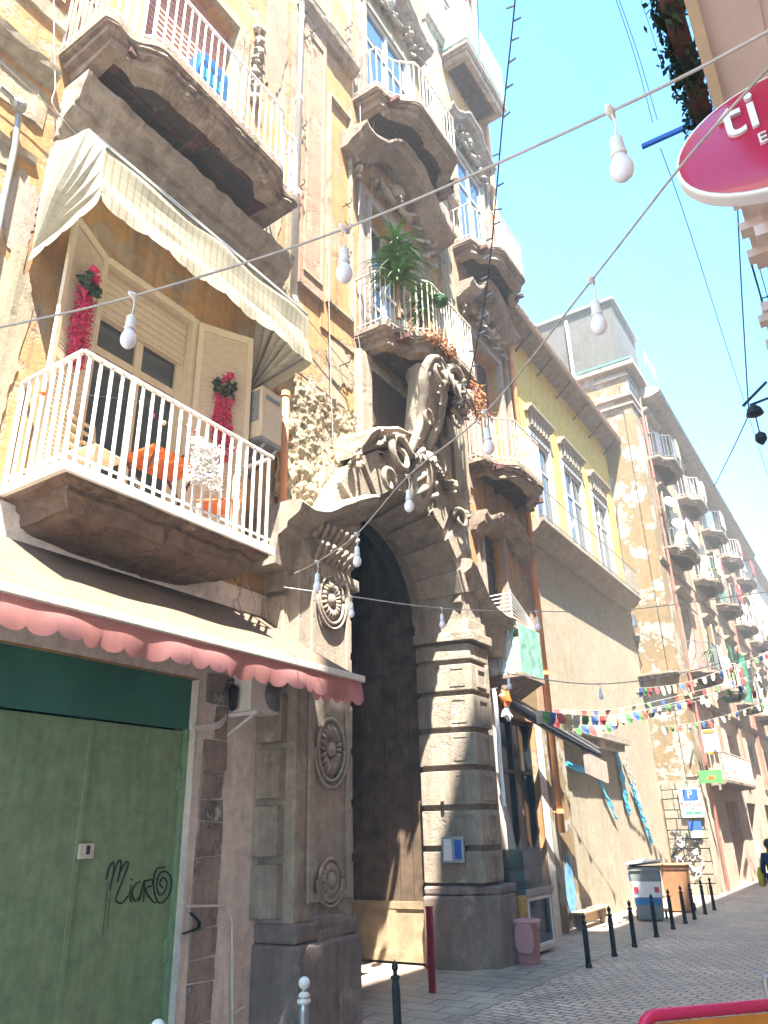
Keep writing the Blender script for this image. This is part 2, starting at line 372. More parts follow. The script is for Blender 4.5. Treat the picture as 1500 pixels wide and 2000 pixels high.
def wall(mb, x, y0, y1, z0, z1, holes=(), step=.7, jit=.012, m=0, back=1):
    ys = {y0, y1}; zs = {z0, z1}
    for h in holes: ys |= {h[0], h[1]}; zs |= {h[2], h[3]}
    def fill(s_):
        s_ = sorted(s_); out = []
        for a, b in zip(s_, s_[1:]):
            n = max(1, int(math.ceil((b-a)/step))); out += [a+(b-a)*k/n for k in range(n)]
        return out+[s_[-1]]
    ys = fill(ys); zs = fill(zs); vid = {}
    def V(i, k):
        if (i,k) not in vid:
            y, z = ys[i], zs[k]
            vid[(i,k)] = mb.vert((x+jit*noise.noise(Vector((y*1.3, z*1.3, 3.1)))*2, y, z))
        return vid[(i,k)]
    for i in range(len(ys)-1):
        for k in range(len(zs)-1):
            cy, cz = (ys[i]+ys[i+1])/2, (zs[k]+zs[k+1])/2
            if any(h[0] < cy < h[1] and h[2] < cz < h[3] for h in holes): continue
            mb.face((V(i,k), V(i+1,k), V(i+1,k+1), V(i,k+1)), m)
    for h in holes:
        a, b, c, d, dep = h[:5]
        if dep <= 0: continue
        xo = x+.0; xi = x-dep
        mb.poly([(xo,a,c),(xo,a,d),(xi,a,d),(xi,a,c)], m); mb.poly([(xo,b,c),(xi,b,c),(xi,b,d),(xo,b,d)], m)
        mb.poly([(xo,a,d),(xo,b,d),(xi,b,d),(xi,a,d)], m); mb.poly([(xo,a,c),(xi,a,c),(xi,b,c),(xo,b,c)], m)
        mb.poly([(xi,a,c),(xi,a,d),(xi,b,d),(xi,b,c)], back)
def rim(mb, y0, y1, z0, z1, x0, x1, wd, m=0):      # rectangular frame
    mb.box(x0, x1, y0, y0+wd, z0, z1, m); mb.box(x0, x1, y1-wd, y1, z0, z1, m)
    mb.box(x0, x1, y0+wd, y1-wd, z0, z0+wd, m); mb.box(x0, x1, y0+wd, y1-wd, z1-wd, z1, m)
def window(parent, x, y0, y1, z0, z1, frame='frame_grey', glass='window_glass', leaves=2, bars=1):
    mb = MB(); rim(mb, y0, y1, z0, z1, x, x+.07, .07)
    for i in range(1, leaves):
        yc = y0+(y1-y0)*i/leaves; mb.box(x+.002, x+.068, yc-.05, yc+.05, z0+.07, z1-.07)
    for i in range(1, bars+1):
        zc = z0+(z1-z0)*(.25+.5*i/(bars+1)) if bars > 1 else z0+(z1-z0)*.72
        mb.box(x+.004, x+.06, y0+.07, y1-.07, zc-.035, zc+.035)
    w_ = mb.build('window', frame, parent)
    g = MB(); g.box(x+.01, x+.025, y0+.07, y1-.07, z0+.07, z1-.07); g.build('pane', glass, w_)
    return w_
def outline(xw, y0, y1, ds, dm, ease=.22, n=60):
    pts = [(xw, y0)]
    for i in range(n+1):
        t = i/n; s = min(t, 1-t)
        e = 0 if s < .05 else min(1, (s-.05)/ease); e = e*e*(3-2*e)
        d = ds+(dm-ds)*e + (.05*sin(min(1, s/ease)*2*pi) if s < ease else 0)
        pts.append((xw+d, y0+(y1-y0)*t))
    pts.append((xw, y1)); return pts
def scaled(poly, xw, yc, kx, ky): return [(xw+(x-xw)*kx, yc+(y-yc)*ky) for x, y in poly]
def balcony(parent, xw, y0, y1, zt, ds, dm, th=.32, rail_h=1.15, gap=.13, stone='balcony_stone', rail='ivory_metal', ease=.22, beams=True, br=.009, flat=False):
    P = outline(xw, y0, y1, ds, dm, ease); yc = (y0+y1)/2
    if flat: P = [(xw,y0),(xw+dm,y0),(xw+dm,y1),(xw,y1)]
    mb = MB(); mb.prism(P, zt-.10, zt)
    ly = ((.985,-.14,-.10),(.95,-.22,-.14),(.90,-th,-.22))
    for k, a, b in ly:
        o_ = scaled(P, xw, yc, k, k); i_ = scaled(P, xw, yc, k-.20, k-.12)
        n = len(o_)
        A = [mb.vert((x,y,zt+b)) for x, y in o_]; B = [mb.vert((x,y,zt+a)) for x, y in o_]
        Ci = [mb.vert((x,y,zt+a)) for x, y in i_]; D = [mb.vert((x,y,zt+b)) for x, y in i_]
        for j in range(n-1):
            mb.face((A[j],A[j+1],B[j+1],B[j])); mb.face((B[j],B[j+1],Ci[j+1],Ci[j])); mb.face((Ci[j],Ci[j+1],D[j+1],D[j]))
    for v in range(len(mb.v)):
        q = Vector(mb.v[v]); nv = noise.noise_vector(q*2.6)*.05+noise.noise_vector(q*8)*.03+noise.noise_vector(q*19)*.015
        if q.z < zt-.12: mb.v[v] = tuple(q+nv)
    b = mb.build('balcony', stone, parent)
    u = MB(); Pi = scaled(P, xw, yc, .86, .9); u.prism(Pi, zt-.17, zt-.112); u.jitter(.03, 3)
    u.build('underside', 'dark_underside', b)
    if beams:
        bb = MB()
        for t in (.12, .5, .88):
            y = y0+(y1-y0)*t; bb.box(xw-.02, xw+dm*.78, y-.05, y+.05, zt-.27, zt-.172)
        for t in (.35, .6): bb.box(xw+dm*t-.03, xw+dm*t+.03, y0+.25, y1-.25, zt-.21, zt-.173)
        bb.build('beam', 'iron_beam', b)
    if rail:
        R = scaled(P, xw, yc, .97, .985); railing(b, R, zt, rail_h, gap, rail, br)
    return b
def railing(parent, R, zt, h, gap, mat, br=.009, toprail=.02, flat=True):
    rb = MB(); seg = []
    for (x0,y0),(x1,y1) in zip(R, R[1:]):
        rb.bar((x0,y0,zt+h), (x1,y1,zt+h), toprail, r2=toprail*.6); rb.bar((x0,y0,zt+.09), (x1,y1,zt+.09), .014, r2=.008)
        seg.append(math.hypot(x1-x0, y1-y0))
    tot = sum(seg); n = max(2, int(tot/gap)); 
    for i in range(n+1):
        d = tot*i/n; j = 0
        while j < len(seg)-1 and d > seg[j]: d -= seg[j]; j += 1
        t = min(1, d/seg[j]) if seg[j] > 0 else 0
        x = R[j][0]+(R[j+1][0]-R[j][0])*t; y = R[j][1]+(R[j+1][1]-R[j][1])*t
        rb.bar((x,y,zt+.0), (x,y,zt+h), br*(1.6 if i % 12 == 0 else 1))
    return rb.build('railing', mat, parent)
def text_obj(s, size, mat, loc, rot, parent=None, name='lettering', ext=.004):
    cu = bpy.data.curves.new(name, 'FONT'); cu.body = s; cu.size = size; cu.extrude = ext; cu.align_x = 'CENTER'; cu.align_y = 'CENTER'
    t = bpy.data.objects.new(name, cu); COL.objects.link(t)
    dg = bpy.context.evaluated_depsgraph_get(); me = bpy.data.meshes.new_from_object(t.evaluated_get(dg))
    COL.objects.unlink(t); bpy.data.objects.remove(t)
    me.materials.clear(); me.materials.append(MATS[mat])
    o = bpy.data.objects.new(name, me); COL.objects.link(o); o.location = loc; o.rotation_euler = rot
    if parent: o.parent = parent
    return o
ROT_X = (pi/2, 0, pi/2)      # lettering on a wall that faces +x
ROT_Y = (pi/2, 0, 0)         # lettering on a wall that faces -y
def leaf(mb, base, d, up, ln, w_, curl=1.0, n=8):
    # lobed acanthus leaf: runs along d, stands off along up, tip curls back
    base, d, up = Vector(base), Vector(d).normalized(), Vector(up).normalized(); sd = d.cross(up).normalized(); up = sd.cross(d).normalized(); rows = []
    for i in range(n*2+1):
        f = i/(n*2); wv = w_*sin(pi*min(1, f*.92+.08))**.7*(.72+.28*abs(cos(f*n*pi*.5)))
        c = base+d*ln*(f-.25*curl*f**3)+up*ln*(.30*sin(pi*f*.8)+.22*curl*f**2*sin(f*2.6))
        rows.append([mb.vert(c+sd*wv*s_+up*(-.35*wv*abs(s_)**1.3+.010*cos(s_*9))) for s_ in (-1,-.5,0,.5,1)]+[mb.vert(c-up*.035+sd*wv*.3*s_) for s_ in (1,-1)])
    for a, b in zip(rows, rows[1:]):
        for k in range(7): mb.face((a[k], a[(k+1)%7], b[(k+1)%7], b[k]))
    mb.face(rows[0][::-1]); mb.face(rows[-1])
# ================================================================== SETTING
g = MB(); g.box(-600, 600, -300, 900, -.5, -.02); g.build('ground', 'ground_dirt', kind='structure')
g = MB(); g.poly([(-12,-6,0),(6,-6,0),(6,140,0),(-12,140,0)]); g.build('road', 'cobbles', kind='structure')
g = MB(); g.poly([(-12,-6,.006),(-5.1,-6,.006),(-5.1,140,.006),(-12,140,.006)]); g.build('pavement', 'paving_slabs', kind='structure')
# ================================================================== PALAZZO (three bays, big portal)
X0 = -6.8
pal = thing('palazzo', 'tall weathered orange plaster palazzo with huge arched stone portal and wavy balconies', 'building', (0,0,0))
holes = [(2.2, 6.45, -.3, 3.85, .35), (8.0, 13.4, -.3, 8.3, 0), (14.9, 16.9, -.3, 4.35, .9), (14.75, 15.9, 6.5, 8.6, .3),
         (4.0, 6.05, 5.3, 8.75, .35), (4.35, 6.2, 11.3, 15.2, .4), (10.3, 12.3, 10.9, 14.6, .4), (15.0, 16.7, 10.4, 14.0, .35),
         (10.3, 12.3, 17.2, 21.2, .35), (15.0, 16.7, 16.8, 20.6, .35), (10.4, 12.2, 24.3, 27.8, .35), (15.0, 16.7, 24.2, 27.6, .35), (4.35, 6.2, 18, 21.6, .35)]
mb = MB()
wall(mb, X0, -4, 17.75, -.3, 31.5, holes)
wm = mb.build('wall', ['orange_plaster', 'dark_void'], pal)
mb = MB()
mb.box(-18, X0-1.0, -4, 8.1, -.3, 31.4); mb.box(-18, X0-1.0, 13.35, 17.7, -.3, 31.4); mb.box(-18, X0-1.0, 8.1, 13.35, 9.2, 31.4)
mb.box(X0-1.02, X0-.02, 17.55, 17.74, 0, 31.4); mb.box(X0-1.02, X0-.02, -4, -3.8, 0, 31.4); mb.box(X0-1.02, X0+.02, -4, 17.72, 31.3, 31.6)
mb.box(-18.4, -18, -4, 17.7, 0, 31.4); mb.box(X0-1.0, X0-.92, 13.4, 14.88, -.3, 31)
mb.build('rear_wall', 'grey_plaster', pal)
# lower zone render in front of the orange wall, proud by 2 cm
for q_ in ((-4, 2.2, -.3, 5.2), (2.2, 6.45, 3.85, 5.2), (6.45, 7.62, -.3, 5.15), (13.5, 14.9, -.3, 6.2), (16.9, 17.3, -.3, 4.6)):
    mb = MB(); wall(mb, X0+.02, *q_, jit=.006); mb.build('lower_render', 'lower_plaster', pal)
mb = MB(); wall(mb, X0+.03, 17.3, 17.75, -.3, 5.2, jit=.01); wall(mb, X0+.03, 14.9, 17.3, 4.6, 5.4, jit=.01); mb.build('peeled_strip', 'peeling_wall', pal)
mb = MB(); z = 0
random.seed(3)
while z < 3.9:
    h = random.uniform(.22, .5); w0 = random.uniform(.36, .41)
    mb.box(X0+.0, X0+.035+random.uniform(-.01,.01), 6.56, 6.56+w0, z+.004, min(z+h-.008, 3.95)); z += h
mb.jitter(.03, 6); mb.build('stone_quoin', 'tuff_brick', pal, bevel=.02)
# mouldings of the left bay: deep cornice under the upper balcony, string courses
mb = MB()
cpth = [(3.45+3.95*i/60, 9.92) for i in range(61)]
mb.sweep(cpth, [(X0-.02,.0),(X0+.06,.0),(X0+.08,.10),(X0+.14,.12),(X0+.15,.22),(X0+.22,.27),(X0+.30,.36),(X0+.31,.44),(X0+.38,.46),(X0+.40,.60),(X0+.50,.68),(X0+.52,.80),(X0-.02,.88)])
mb.jitter(.035, 6); mb.build('cornice', 'stone_trim', pal)
for zz, pr_ in ((10.55,[(X0-.02,0),(X0+.06,.02),(X0+.10,.14),(X0+.16,.16),(X0+.18,.26),(X0-.02,.32)]),(9.3,[(X0-.02,0),(X0+.04,.02),(X0+.07,.1),(X0-.02,.16)]),(11.6,[(X0-.02,0),(X0+.05,.02),(X0+.06,.3),(X0-.02,.32)]),(12.6,[(X0-.02,0),(X0+.08,.02),(X0+.12,.1),(X0-.02,.18)]),(9.9,[(X0-.02,0),(X0+.03,.0),(X0+.03,.55),(X0-.02,.56)])):
    mb = MB(); mb.sweep([(-4+7.3*q/50, zz) for q in range(51)], pr_); mb.jitter(.03, 6); mb.build('moulding', 'cream_plaster', pal)
# peeled grey and cream render areas on the orange front
def blotch(y, z, ry, rz, mat, seed, d=.018):
    mb = MB(); c = mb.vert((X0+d+.004, y, z)); ring = []
    for k in range(70):
        a_ = 2*pi*k/70; q = Vector((cos(a_)*1.7, sin(a_)*1.7, seed)); r = 1+.35*noise.noise(q)+.22*noise.noise(q*3)+.12*noise.noise(q*8)
        ring.append(mb.vert((X0+d, y+ry*r*cos(a_), z+rz*r*sin(a_))))
    for k in range(70): mb.face((c, ring[k], ring[(k+1)%70]))
    mb.build('bare_patch', mat, pal)
for q_ in ((3.0,13.6,.9,1.1,'cream_plaster',1),(2.0,9.0,.9,.7,'cream_plaster',2),(3.3,7.0,.28,1.2,'cream_plaster',3),(7.25,12.0,.3,.9,'cream_plaster',4),(7.2,16.2,.35,1.6,'pink_plaster',5),(3.25,8.6,.2,.5,'grey_plaster',8),
    (9.3,9.9,.4,.5,'cream_plaster',9),(13.7,7.5,.1,.6,'cream_plaster',7),(16.9,15.4,.2,1.0,'cream_plaster',12),(14.1,20,.5,1.5,'grey_plaster',13),(7.3,20,.5,2,'cream_plaster',14),(2.4,15.5,1.0,1.2,'grey_plaster',15)): blotch(*q_)
# pilaster strips and framed plaster panels
def strip(y0, y1, z0, z1, d, mat, name='pilaster'):
    mb = MB(); wall(mb, X0+d, y0, y1, z0, z1, jit=.008)
    mb.box(X0-.01, X0+d-.02, y0, y1, z0, z1); mb.poly([(X0+d-.02,y0,z0),(X0+d,y0,z0),(X0+d,y0,z1),(X0+d-.02,y0,z1)]); mb.poly([(X0+d-.02,y1,z0),(X0+d,y1,z0),(X0+d,y1,z1),(X0+d-.02,y1,z1)])
    return mb.build(name, mat, pal)
strip(8.02, 8.72, 10.9, 31.3, .10, 'pink_plaster'); strip(7.72, 8.02, 9.2, 31.3, .05, 'cream_plaster'); strip(8.72, 9.75, 10.4, 17.0, .04, 'orange_plaster', 'plaster_panel')
strip(8.74, 9.75, 18.2, 31, .045, 'orange_plaster', 'plaster_panel')
strip(13.55, 14.25, 8.9, 31.3, .10, 'cream_plaster'); strip(14.3, 14.62, 9.4, 31, .05, 'pink_plaster'); strip(17.2, 17.70, 4.6, 31.3, .08, 'pink_plaster')
strip(2.5, 3.2, 12, 31, .1, 'pink_plaster'); strip(7.65, 7.95, 4.9, 9.2, .04, 'peeling_wall', 'peeled_strip')
strip(6.95, 7.68, 5.2, 9.9, .03, 'orange_plaster', 'plaster_panel')
mb = MB()
for q_ in ((8.82,9.62,11.0,16.4),(8.82,9.62,18.6,24.5),(8.1,8.64,11.2,17.4),(8.1,8.64,18.6,25),(17.28,17.6,9,16),(13.65,14.15,11,17)):
    mb = MB(); rim(mb, *q_, X0+.04, X0+.13, .05); mb.build('panel_frame', 'cream_plaster', pal)
# storey cornices that run across the front
for zc in (17.9, 24.6, 30.6):
    for ya, yb, dz in ((7.75,9.8,0),(13.5,14.7,0),(-4,3.3,.1),(17.1,17.78,-.2)):
        n_ = max(4, int((yb-ya)/.12)); mb = MB(); mb.sweep([(ya+(yb-ya)*q/n_, zc+dz) for q in range(n_+1)], [(X0,0),(X0+.12,.0),(X0+.16,.12),(X0+.24,.16),(X0+.26,.3),(X0,.36)])
        mb.jitter(.03, 6); mb.build('cornice', 'stone_trim', pal)
# window surrounds (grey stucco) + windows + curved hoods with relief
def surround(y0, y1, z0, z1, wd=.36, d=.07, mat='grey_plaster'):
    mb = MB(); rim(mb, y0-wd, y1+wd, z0, z1+wd, X0-.0, X0+d, wd)
    rim(mb, y0-.12, y1+.12, z0, z1+.12, X0+.003, X0+d+.05, .12); mb.jitter(.01, 4)
    mb.build('window_surround', mat, pal)
def hood(y0, y1, z, rise=.7, d=.5, seed=1, orn=True):
    random.seed(seed); yc = (y0+y1)/2; path = []
    for i in range(25):
        t = i/24; s = min(t, 1-t); e = max(0, min(1, (s-.12)/.3)); e = e*e*(3-2*e)
        path.append((y0+(y1-y0)*t, z+rise*e-.10*sin(min(1, s/.14)*pi)))
    mb = MB(); mb.sweep(path, [(X0-.02,-.05),(X0+d*.3,-.05),(X0+d*.45,.06),(X0+d*.8,.12),(X0+d*.86,.22),(X0+d,.28),(X0+d,.36),(X0-.02,.42)])
    mb.jitter(.03, 3.5); o = mb.build('window_hood', 'balcony_stone', pal)
    if orn:
        r = MB()
        for k in range(30):
            t = random.uniform(-.42, .42); y = yc+(y1-y0)*t; zz = z-.15+rise*(1-abs(t)*2)*.6-random.uniform(0, .65)
            leaf(r, (X0+.05+random.uniform(0,.08), y, zz), (.25, t*2+random.uniform(-.5,.5), random.uniform(-1,.5)), (1, 0, 0), random.uniform(.22,.45), random.uniform(.06,.12))
        for sg in (-1, 1):
            pts = [(X0+.12+.1*sin(a), yc+sg*(.35+.32*cos(a*1.2)*(1-a/9)), z-.15+rise*.4-.32*sin(a)*(1-a/9)-a*.05) for a in [i*.45 for i in range(16)]]
            r.tube(pts, [.09-.004*i for i in range(16)], 7)
        r.blob((X0+.16, yc, z+rise*.3), .22, sq=(.8,1,1.3)); r.jitter(.015, 8)
        r.build('relief_ornament', 'piperno_stone', o, smooth=True)
    return o
surround(10.3, 12.3, 10.9, 14.6); surround(15.0, 16.7, 10.4, 14.0, .3); surround(10.3, 12.3, 17.2, 21.2, mat='cream_plaster'); surround(15, 16.7, 16.8, 20.6, .3, mat='cream_plaster')
surround(4.35, 6.2, 11.3, 15.2, .3, mat='cream_plaster'); surround(10.4, 12.2, 24.3, 27.8, .3, mat='cream_plaster'); surround(15, 16.7, 24.2, 27.6, .3, mat='cream_plaster')
window(pal, X0-.32, 10.3, 12.3, 10.9, 14.6, 'frame_grey', 'window_glass', 2, 2)
window(pal, X0-.30, 15.0, 16.7, 10.4, 14.0, 'shutter_pink', 'window_glass')
window(pal, X0-.02, 10.3, 12.3, 17.2, 21.2, 'frame_grey', 'sky_glass'); window(pal, X0-.02, 15.0, 16.7, 16.8, 20.6, 'frame_grey', 'sky_glass')
window(pal, X0-.02, 10.4, 12.2, 24.3, 27.8, 'frame_grey', 'sky_glass'); window(pal, X0-.02, 15.0, 16.7, 24.2, 27.6, 'frame_grey', 'sky_glass')
window(pal, X0-.25, 14.75, 15.9, 6.5, 8.6, 'gate_wood', 'sky_glass', 1, 1)
hood(9.3, 13.3, 15.35, .9, .72, 3); hood(14.3, 17.3, 14.8, .75, .6, 5); hood(14.3, 17.2, 21.3, .7, .5, 7); hood(9.4, 13.2, 22.2, .7, .5, 9)
hood(14.3, 17.3, 8.35, .35, .45, 12, False)
# left upper window: rolling shutter in pink, side leaf
mb = MB()
for i in range(62):
    z = 11.3+i*.063; mb.box(X0-.22, X0-.19+.012*(i % 2), 4.37, 6.18, z, z+.057)
mb.build('rolling_shutter', 'shutter_pink', pal)
mb = MB()
for k in range(7):
    pts = [(X0+.06+.05*sin(a*2), 6.72+.10*cos(a+k)*(1-a/7), 14.0+k*.30+.12*sin(a)) for a in [i*.6 for i in range(9)]]
    mb.tube(pts, [.05-.003*i for i in range(9)], 6)
    mb.blob((X0+.07, 6.72+random.uniform(-.06,.06), 14.0+k*.3), .09)
mb.build('relief_ornament', 'piperno_stone', pal, smooth=True)
# ---- balconies
balcony(pal, X0, 3.3, 6.95, 11.32, .92, 1.18, .36, 1.2, .125, rail='white_metal', ease=.16, br=.010)
balcony(pal, X0, 9.8, 13.45, 10.95, .68, 1.25, .38, 1.25, .12, rail='ivory_metal')
balcony(pal, X0, 9.8, 13.45, 17.35, .66, 1.25, .38, 1.2, .16, rail='ivory_metal')
balcony(pal, X0, 14.3, 17.45, 10.05, .5, 1.0, .36, 1.15, .13, rail='ivory_metal')
balcony(pal, X0, 14.35, 17.5, 16.55, .6, 1.15, .4, 1.15, .16, rail='ivory_metal')
balcony(pal, X0, 14.6, 17.5, 24.3, .75, .95, .42, 1.15, .3, rail='ivory_metal', flat=True)
mb = MB(); mb.box(X0+.93, X0+.96, 14.6, 17.45, 24.4, 26.1); mb.box(X0, X0+.93, 14.58, 14.61, 24.4, 26.1); mb.build('canvas_screen', 'mesh_green', pal)
# balcony 1 (lowest, white rail, sagging plaster corbel)
b1 = MB(); b1.box(X0, -5.76, 3.62, 6.55, 5.24, 5.34)
b1o = b1.build('balcony', 'white_metal', pal)
c1 = MB()
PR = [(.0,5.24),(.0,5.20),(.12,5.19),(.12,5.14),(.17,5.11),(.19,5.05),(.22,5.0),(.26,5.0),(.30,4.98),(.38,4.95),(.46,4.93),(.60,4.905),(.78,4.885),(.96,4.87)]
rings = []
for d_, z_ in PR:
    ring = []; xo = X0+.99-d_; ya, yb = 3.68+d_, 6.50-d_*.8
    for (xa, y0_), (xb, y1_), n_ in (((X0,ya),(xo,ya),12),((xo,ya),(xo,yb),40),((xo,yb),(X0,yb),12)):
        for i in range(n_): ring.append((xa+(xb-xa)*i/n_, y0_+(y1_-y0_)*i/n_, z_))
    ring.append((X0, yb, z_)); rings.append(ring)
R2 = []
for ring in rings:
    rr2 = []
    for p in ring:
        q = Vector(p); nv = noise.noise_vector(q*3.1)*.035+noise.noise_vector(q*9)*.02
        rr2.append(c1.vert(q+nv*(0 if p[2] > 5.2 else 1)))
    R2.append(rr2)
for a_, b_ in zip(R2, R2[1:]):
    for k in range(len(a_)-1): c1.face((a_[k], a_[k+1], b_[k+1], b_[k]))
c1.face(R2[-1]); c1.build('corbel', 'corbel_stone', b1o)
railing(b1o, [(X0,3.66),(-5.80,3.66),(-5.80,6.50),(X0,6.50)], 5.34, 1.22, .132, 'white_metal', .013, .024)
# window and shutters of balcony 1
wd = MB(); rim(wd, 4.42, 5.84, 5.34, 8.1, X0-.20, X0-.12, .09); wd.box(X0-.20, X0-.125, 5.08, 5.19, 5.4, 8.0); wd.box(X0-.198, X0-.13, 4.5, 5.76, 7.5, 7.6)
wo_ = wd.build('window', 'frame_cream', pal); gg = MB(); gg.box(X0-.18, X0-.165, 4.5, 5.76, 5.42, 8.02); gg.build('pane', 'window_glass', wo_)
mb = MB()
for i in range(14): mb.box(X0-.12, X0-.09+.01*(i%2), 4.43, 5.83, 8.02+i*.052, 8.068+i*.052)
mb.build('rolling_shutter', 'shutter_beige', pal)
mb = MB(); mb.box(X0-.2, X0+.03, 4.3, 4.42, 5.34, 8.78); mb.box(X0-.2, X0+.03, 5.84, 5.96, 5.34, 8.78); mb.box(X0-.2, X0+.03, 4.42, 5.84, 8.70, 8.8); mb.box(X0-.35, X0-.02, 3.9, 4.3, 5.3, 8.8); mb.box(X0-.35, X0-.02, 5.96, 6.1, 5.3, 8.8); mb.build('window_surround', 'frame_cream', pal)
def shutter(hy, ang, wdt, z0, z1):
    d = Vector((sin(ang), cos(ang), 0)); nrm = Vector((cos(ang), -sin(ang), 0)); h = Vector((X0+.06, hy, 0))
    mb = MB(); c = lambda t, z: h+d*wdt*t+Vector((0,0,z))
    for t in (.05, .95): mb.obox(c(t, (z0+z1)/2), d*wdt*.05, nrm*.02, Vector((0,0,(z1-z0)/2)))
    for z in (z0+.06, (z0+z1)/2-.2, z1-.06): mb.obox(c(.5, z), d*wdt*.45, nrm*.018, Vector((0,0,.06)))
    n = int((z1-z0)/.055)
    for i in range(n):
        z = z0+.1+i*(z1-z0-.2)/n; mb.obox(c(.5, z), d*wdt*.46, nrm*.014+Vector((0,0,-.014)), Vector((0,0,.006))+nrm*.004)
    mb.obox(c(.5, (z0+z1)/2), d*wdt*.45, nrm*.003, Vector((0,0,(z1-z0)/2-.1)))
    return mb.build('shutter', 'shutter_beige', pal), h, d, nrm
S1 = shutter(4.36, radians(180-24), .74, 5.42, 8.75)
S2 = shutter(5.92, radians(26), .80, 5.42, 8.72)
def cable_(pts, sub=6):
    out = []
    for i in range(len(pts)-1):
        for k in range(sub):
            t = k/sub; p0 = Vector(pts[max(0,i-1)]); p1 = Vector(pts[i]); p2 = Vector(pts[i+1]); p3 = Vector(pts[min(len(pts)-1,i+2)])
            out.append(.5*((2*p1)+(-p0+p2)*t+(2*p0-5*p1+4*p2-p3)*t*t+(-p0+3*p1-3*p2+p3)*t**3))
    out.append(Vector(pts[-1])); return out
# ---- portal
yc, zsp = 10.8, 5.8
def arch_pts(r, n=18): return [(yc-r*cos(pi*i/n), zsp+r*sin(pi*i/n)) for i in range(n+1)]
mb = MB()
A, B, D = arch_pts(1.93), arch_pts(1.70), arch_pts(2.55)
XF, XI = -6.27, -7.12
a = [mb.vert((XF,y,z)) for y, z in A]; b = [mb.vert((XI,y,z)) for y, z in B]; c = [mb.vert((XI-.22,y,z)) for y, z in B]; d = [mb.vert((XF,y,z)) for y, z in D]; e = [mb.vert((X0-.02,y,z)) for y, z in D]
for i in range(18):
    mb.face((a[i],a[i+1],b[i+1],b[i])); mb.face((b[i],b[i+1],c[i+1],c[i])); mb.face((a[i],d[i],d[i+1],a[i+1])); mb.face((d[i],e[i],e[i+1],d[i+1]))
mb.jitter(.012, 5); po = mb.build('portal_arch', 'piperno_stone', pal)
mb = MB()       # voussoir blocks standing proud of the splayed intrados
for k in range(1, 17, 2):
    for (i0, i1) in ((k, k+1.35),):
        t0, t1 = pi*i0/18, pi*min(18, i1)/18
        for r0, r1, xa, xb in ((1.90,2.62,XF,XF+.07),):
            P = [(yc-r0*cos(t0), zsp+r0*sin(t0)),(yc-r1*cos(t0), zsp+r1*sin(t0)),(yc-r1*cos(t1), zsp+r1*sin(t1)),(yc-r0*cos(t1), zsp+r0*sin(t1))]
            mb.yprism(P, xa-.02, xb)
        q = []
        for x, r in ((XF+.02,1.87),(XI+.02,1.64)):
            for t in (t0, t1): q.append((x, yc-r*cos(t), zsp+r*sin(t)))
        q2 = []
        for x, r in ((XF+.02,1.95),(XI+.02,1.72)):
            for t in (t0, t1): q2.append((x, yc-r*cos(t), zsp+r*sin(t)))
        v = [mb.vert(p) for p in q]; v2 = [mb.vert(p) for p in q2]
        mb.face((v[0],v[1],v[3],v[2])); mb.face((v[0],v[1],v2[1],v2[0])); mb.face((v[2],v[3],v2[3],v2[2])); mb.face((v[0],v[2],v2[2],v2[0])); mb.face((v[1],v[3],v2[3],v2[1]))
mb.jitter(.01, 5); mb.build('voussoir', 'piperno_stone', po)
mb = MB()       # spandrel walls, plate between arch and facade rectangle
Dn = arch_pts(2.5, 18); top = 8.6
vs = [mb.vert((X0+.06,y,z)) for y, z in Dn]; tv = [mb.vert((X0+.06, 7.9+(13.5-7.9)*i/18, top)) for i in range(19)]
for i in range(18): mb.face((vs[i],vs[i+1],tv[i+1],tv[i]))
mb.poly([(X0+.06,7.9,zsp),(X0+.06,8.31,zsp),(X0+.06,7.9,top)]); mb.poly([(X0+.06,13.5,zsp),(X0+.06,13.29,zsp),(X0+.06,13.5,top)])
mb.build('spandrel', 'piperno_stone', po)
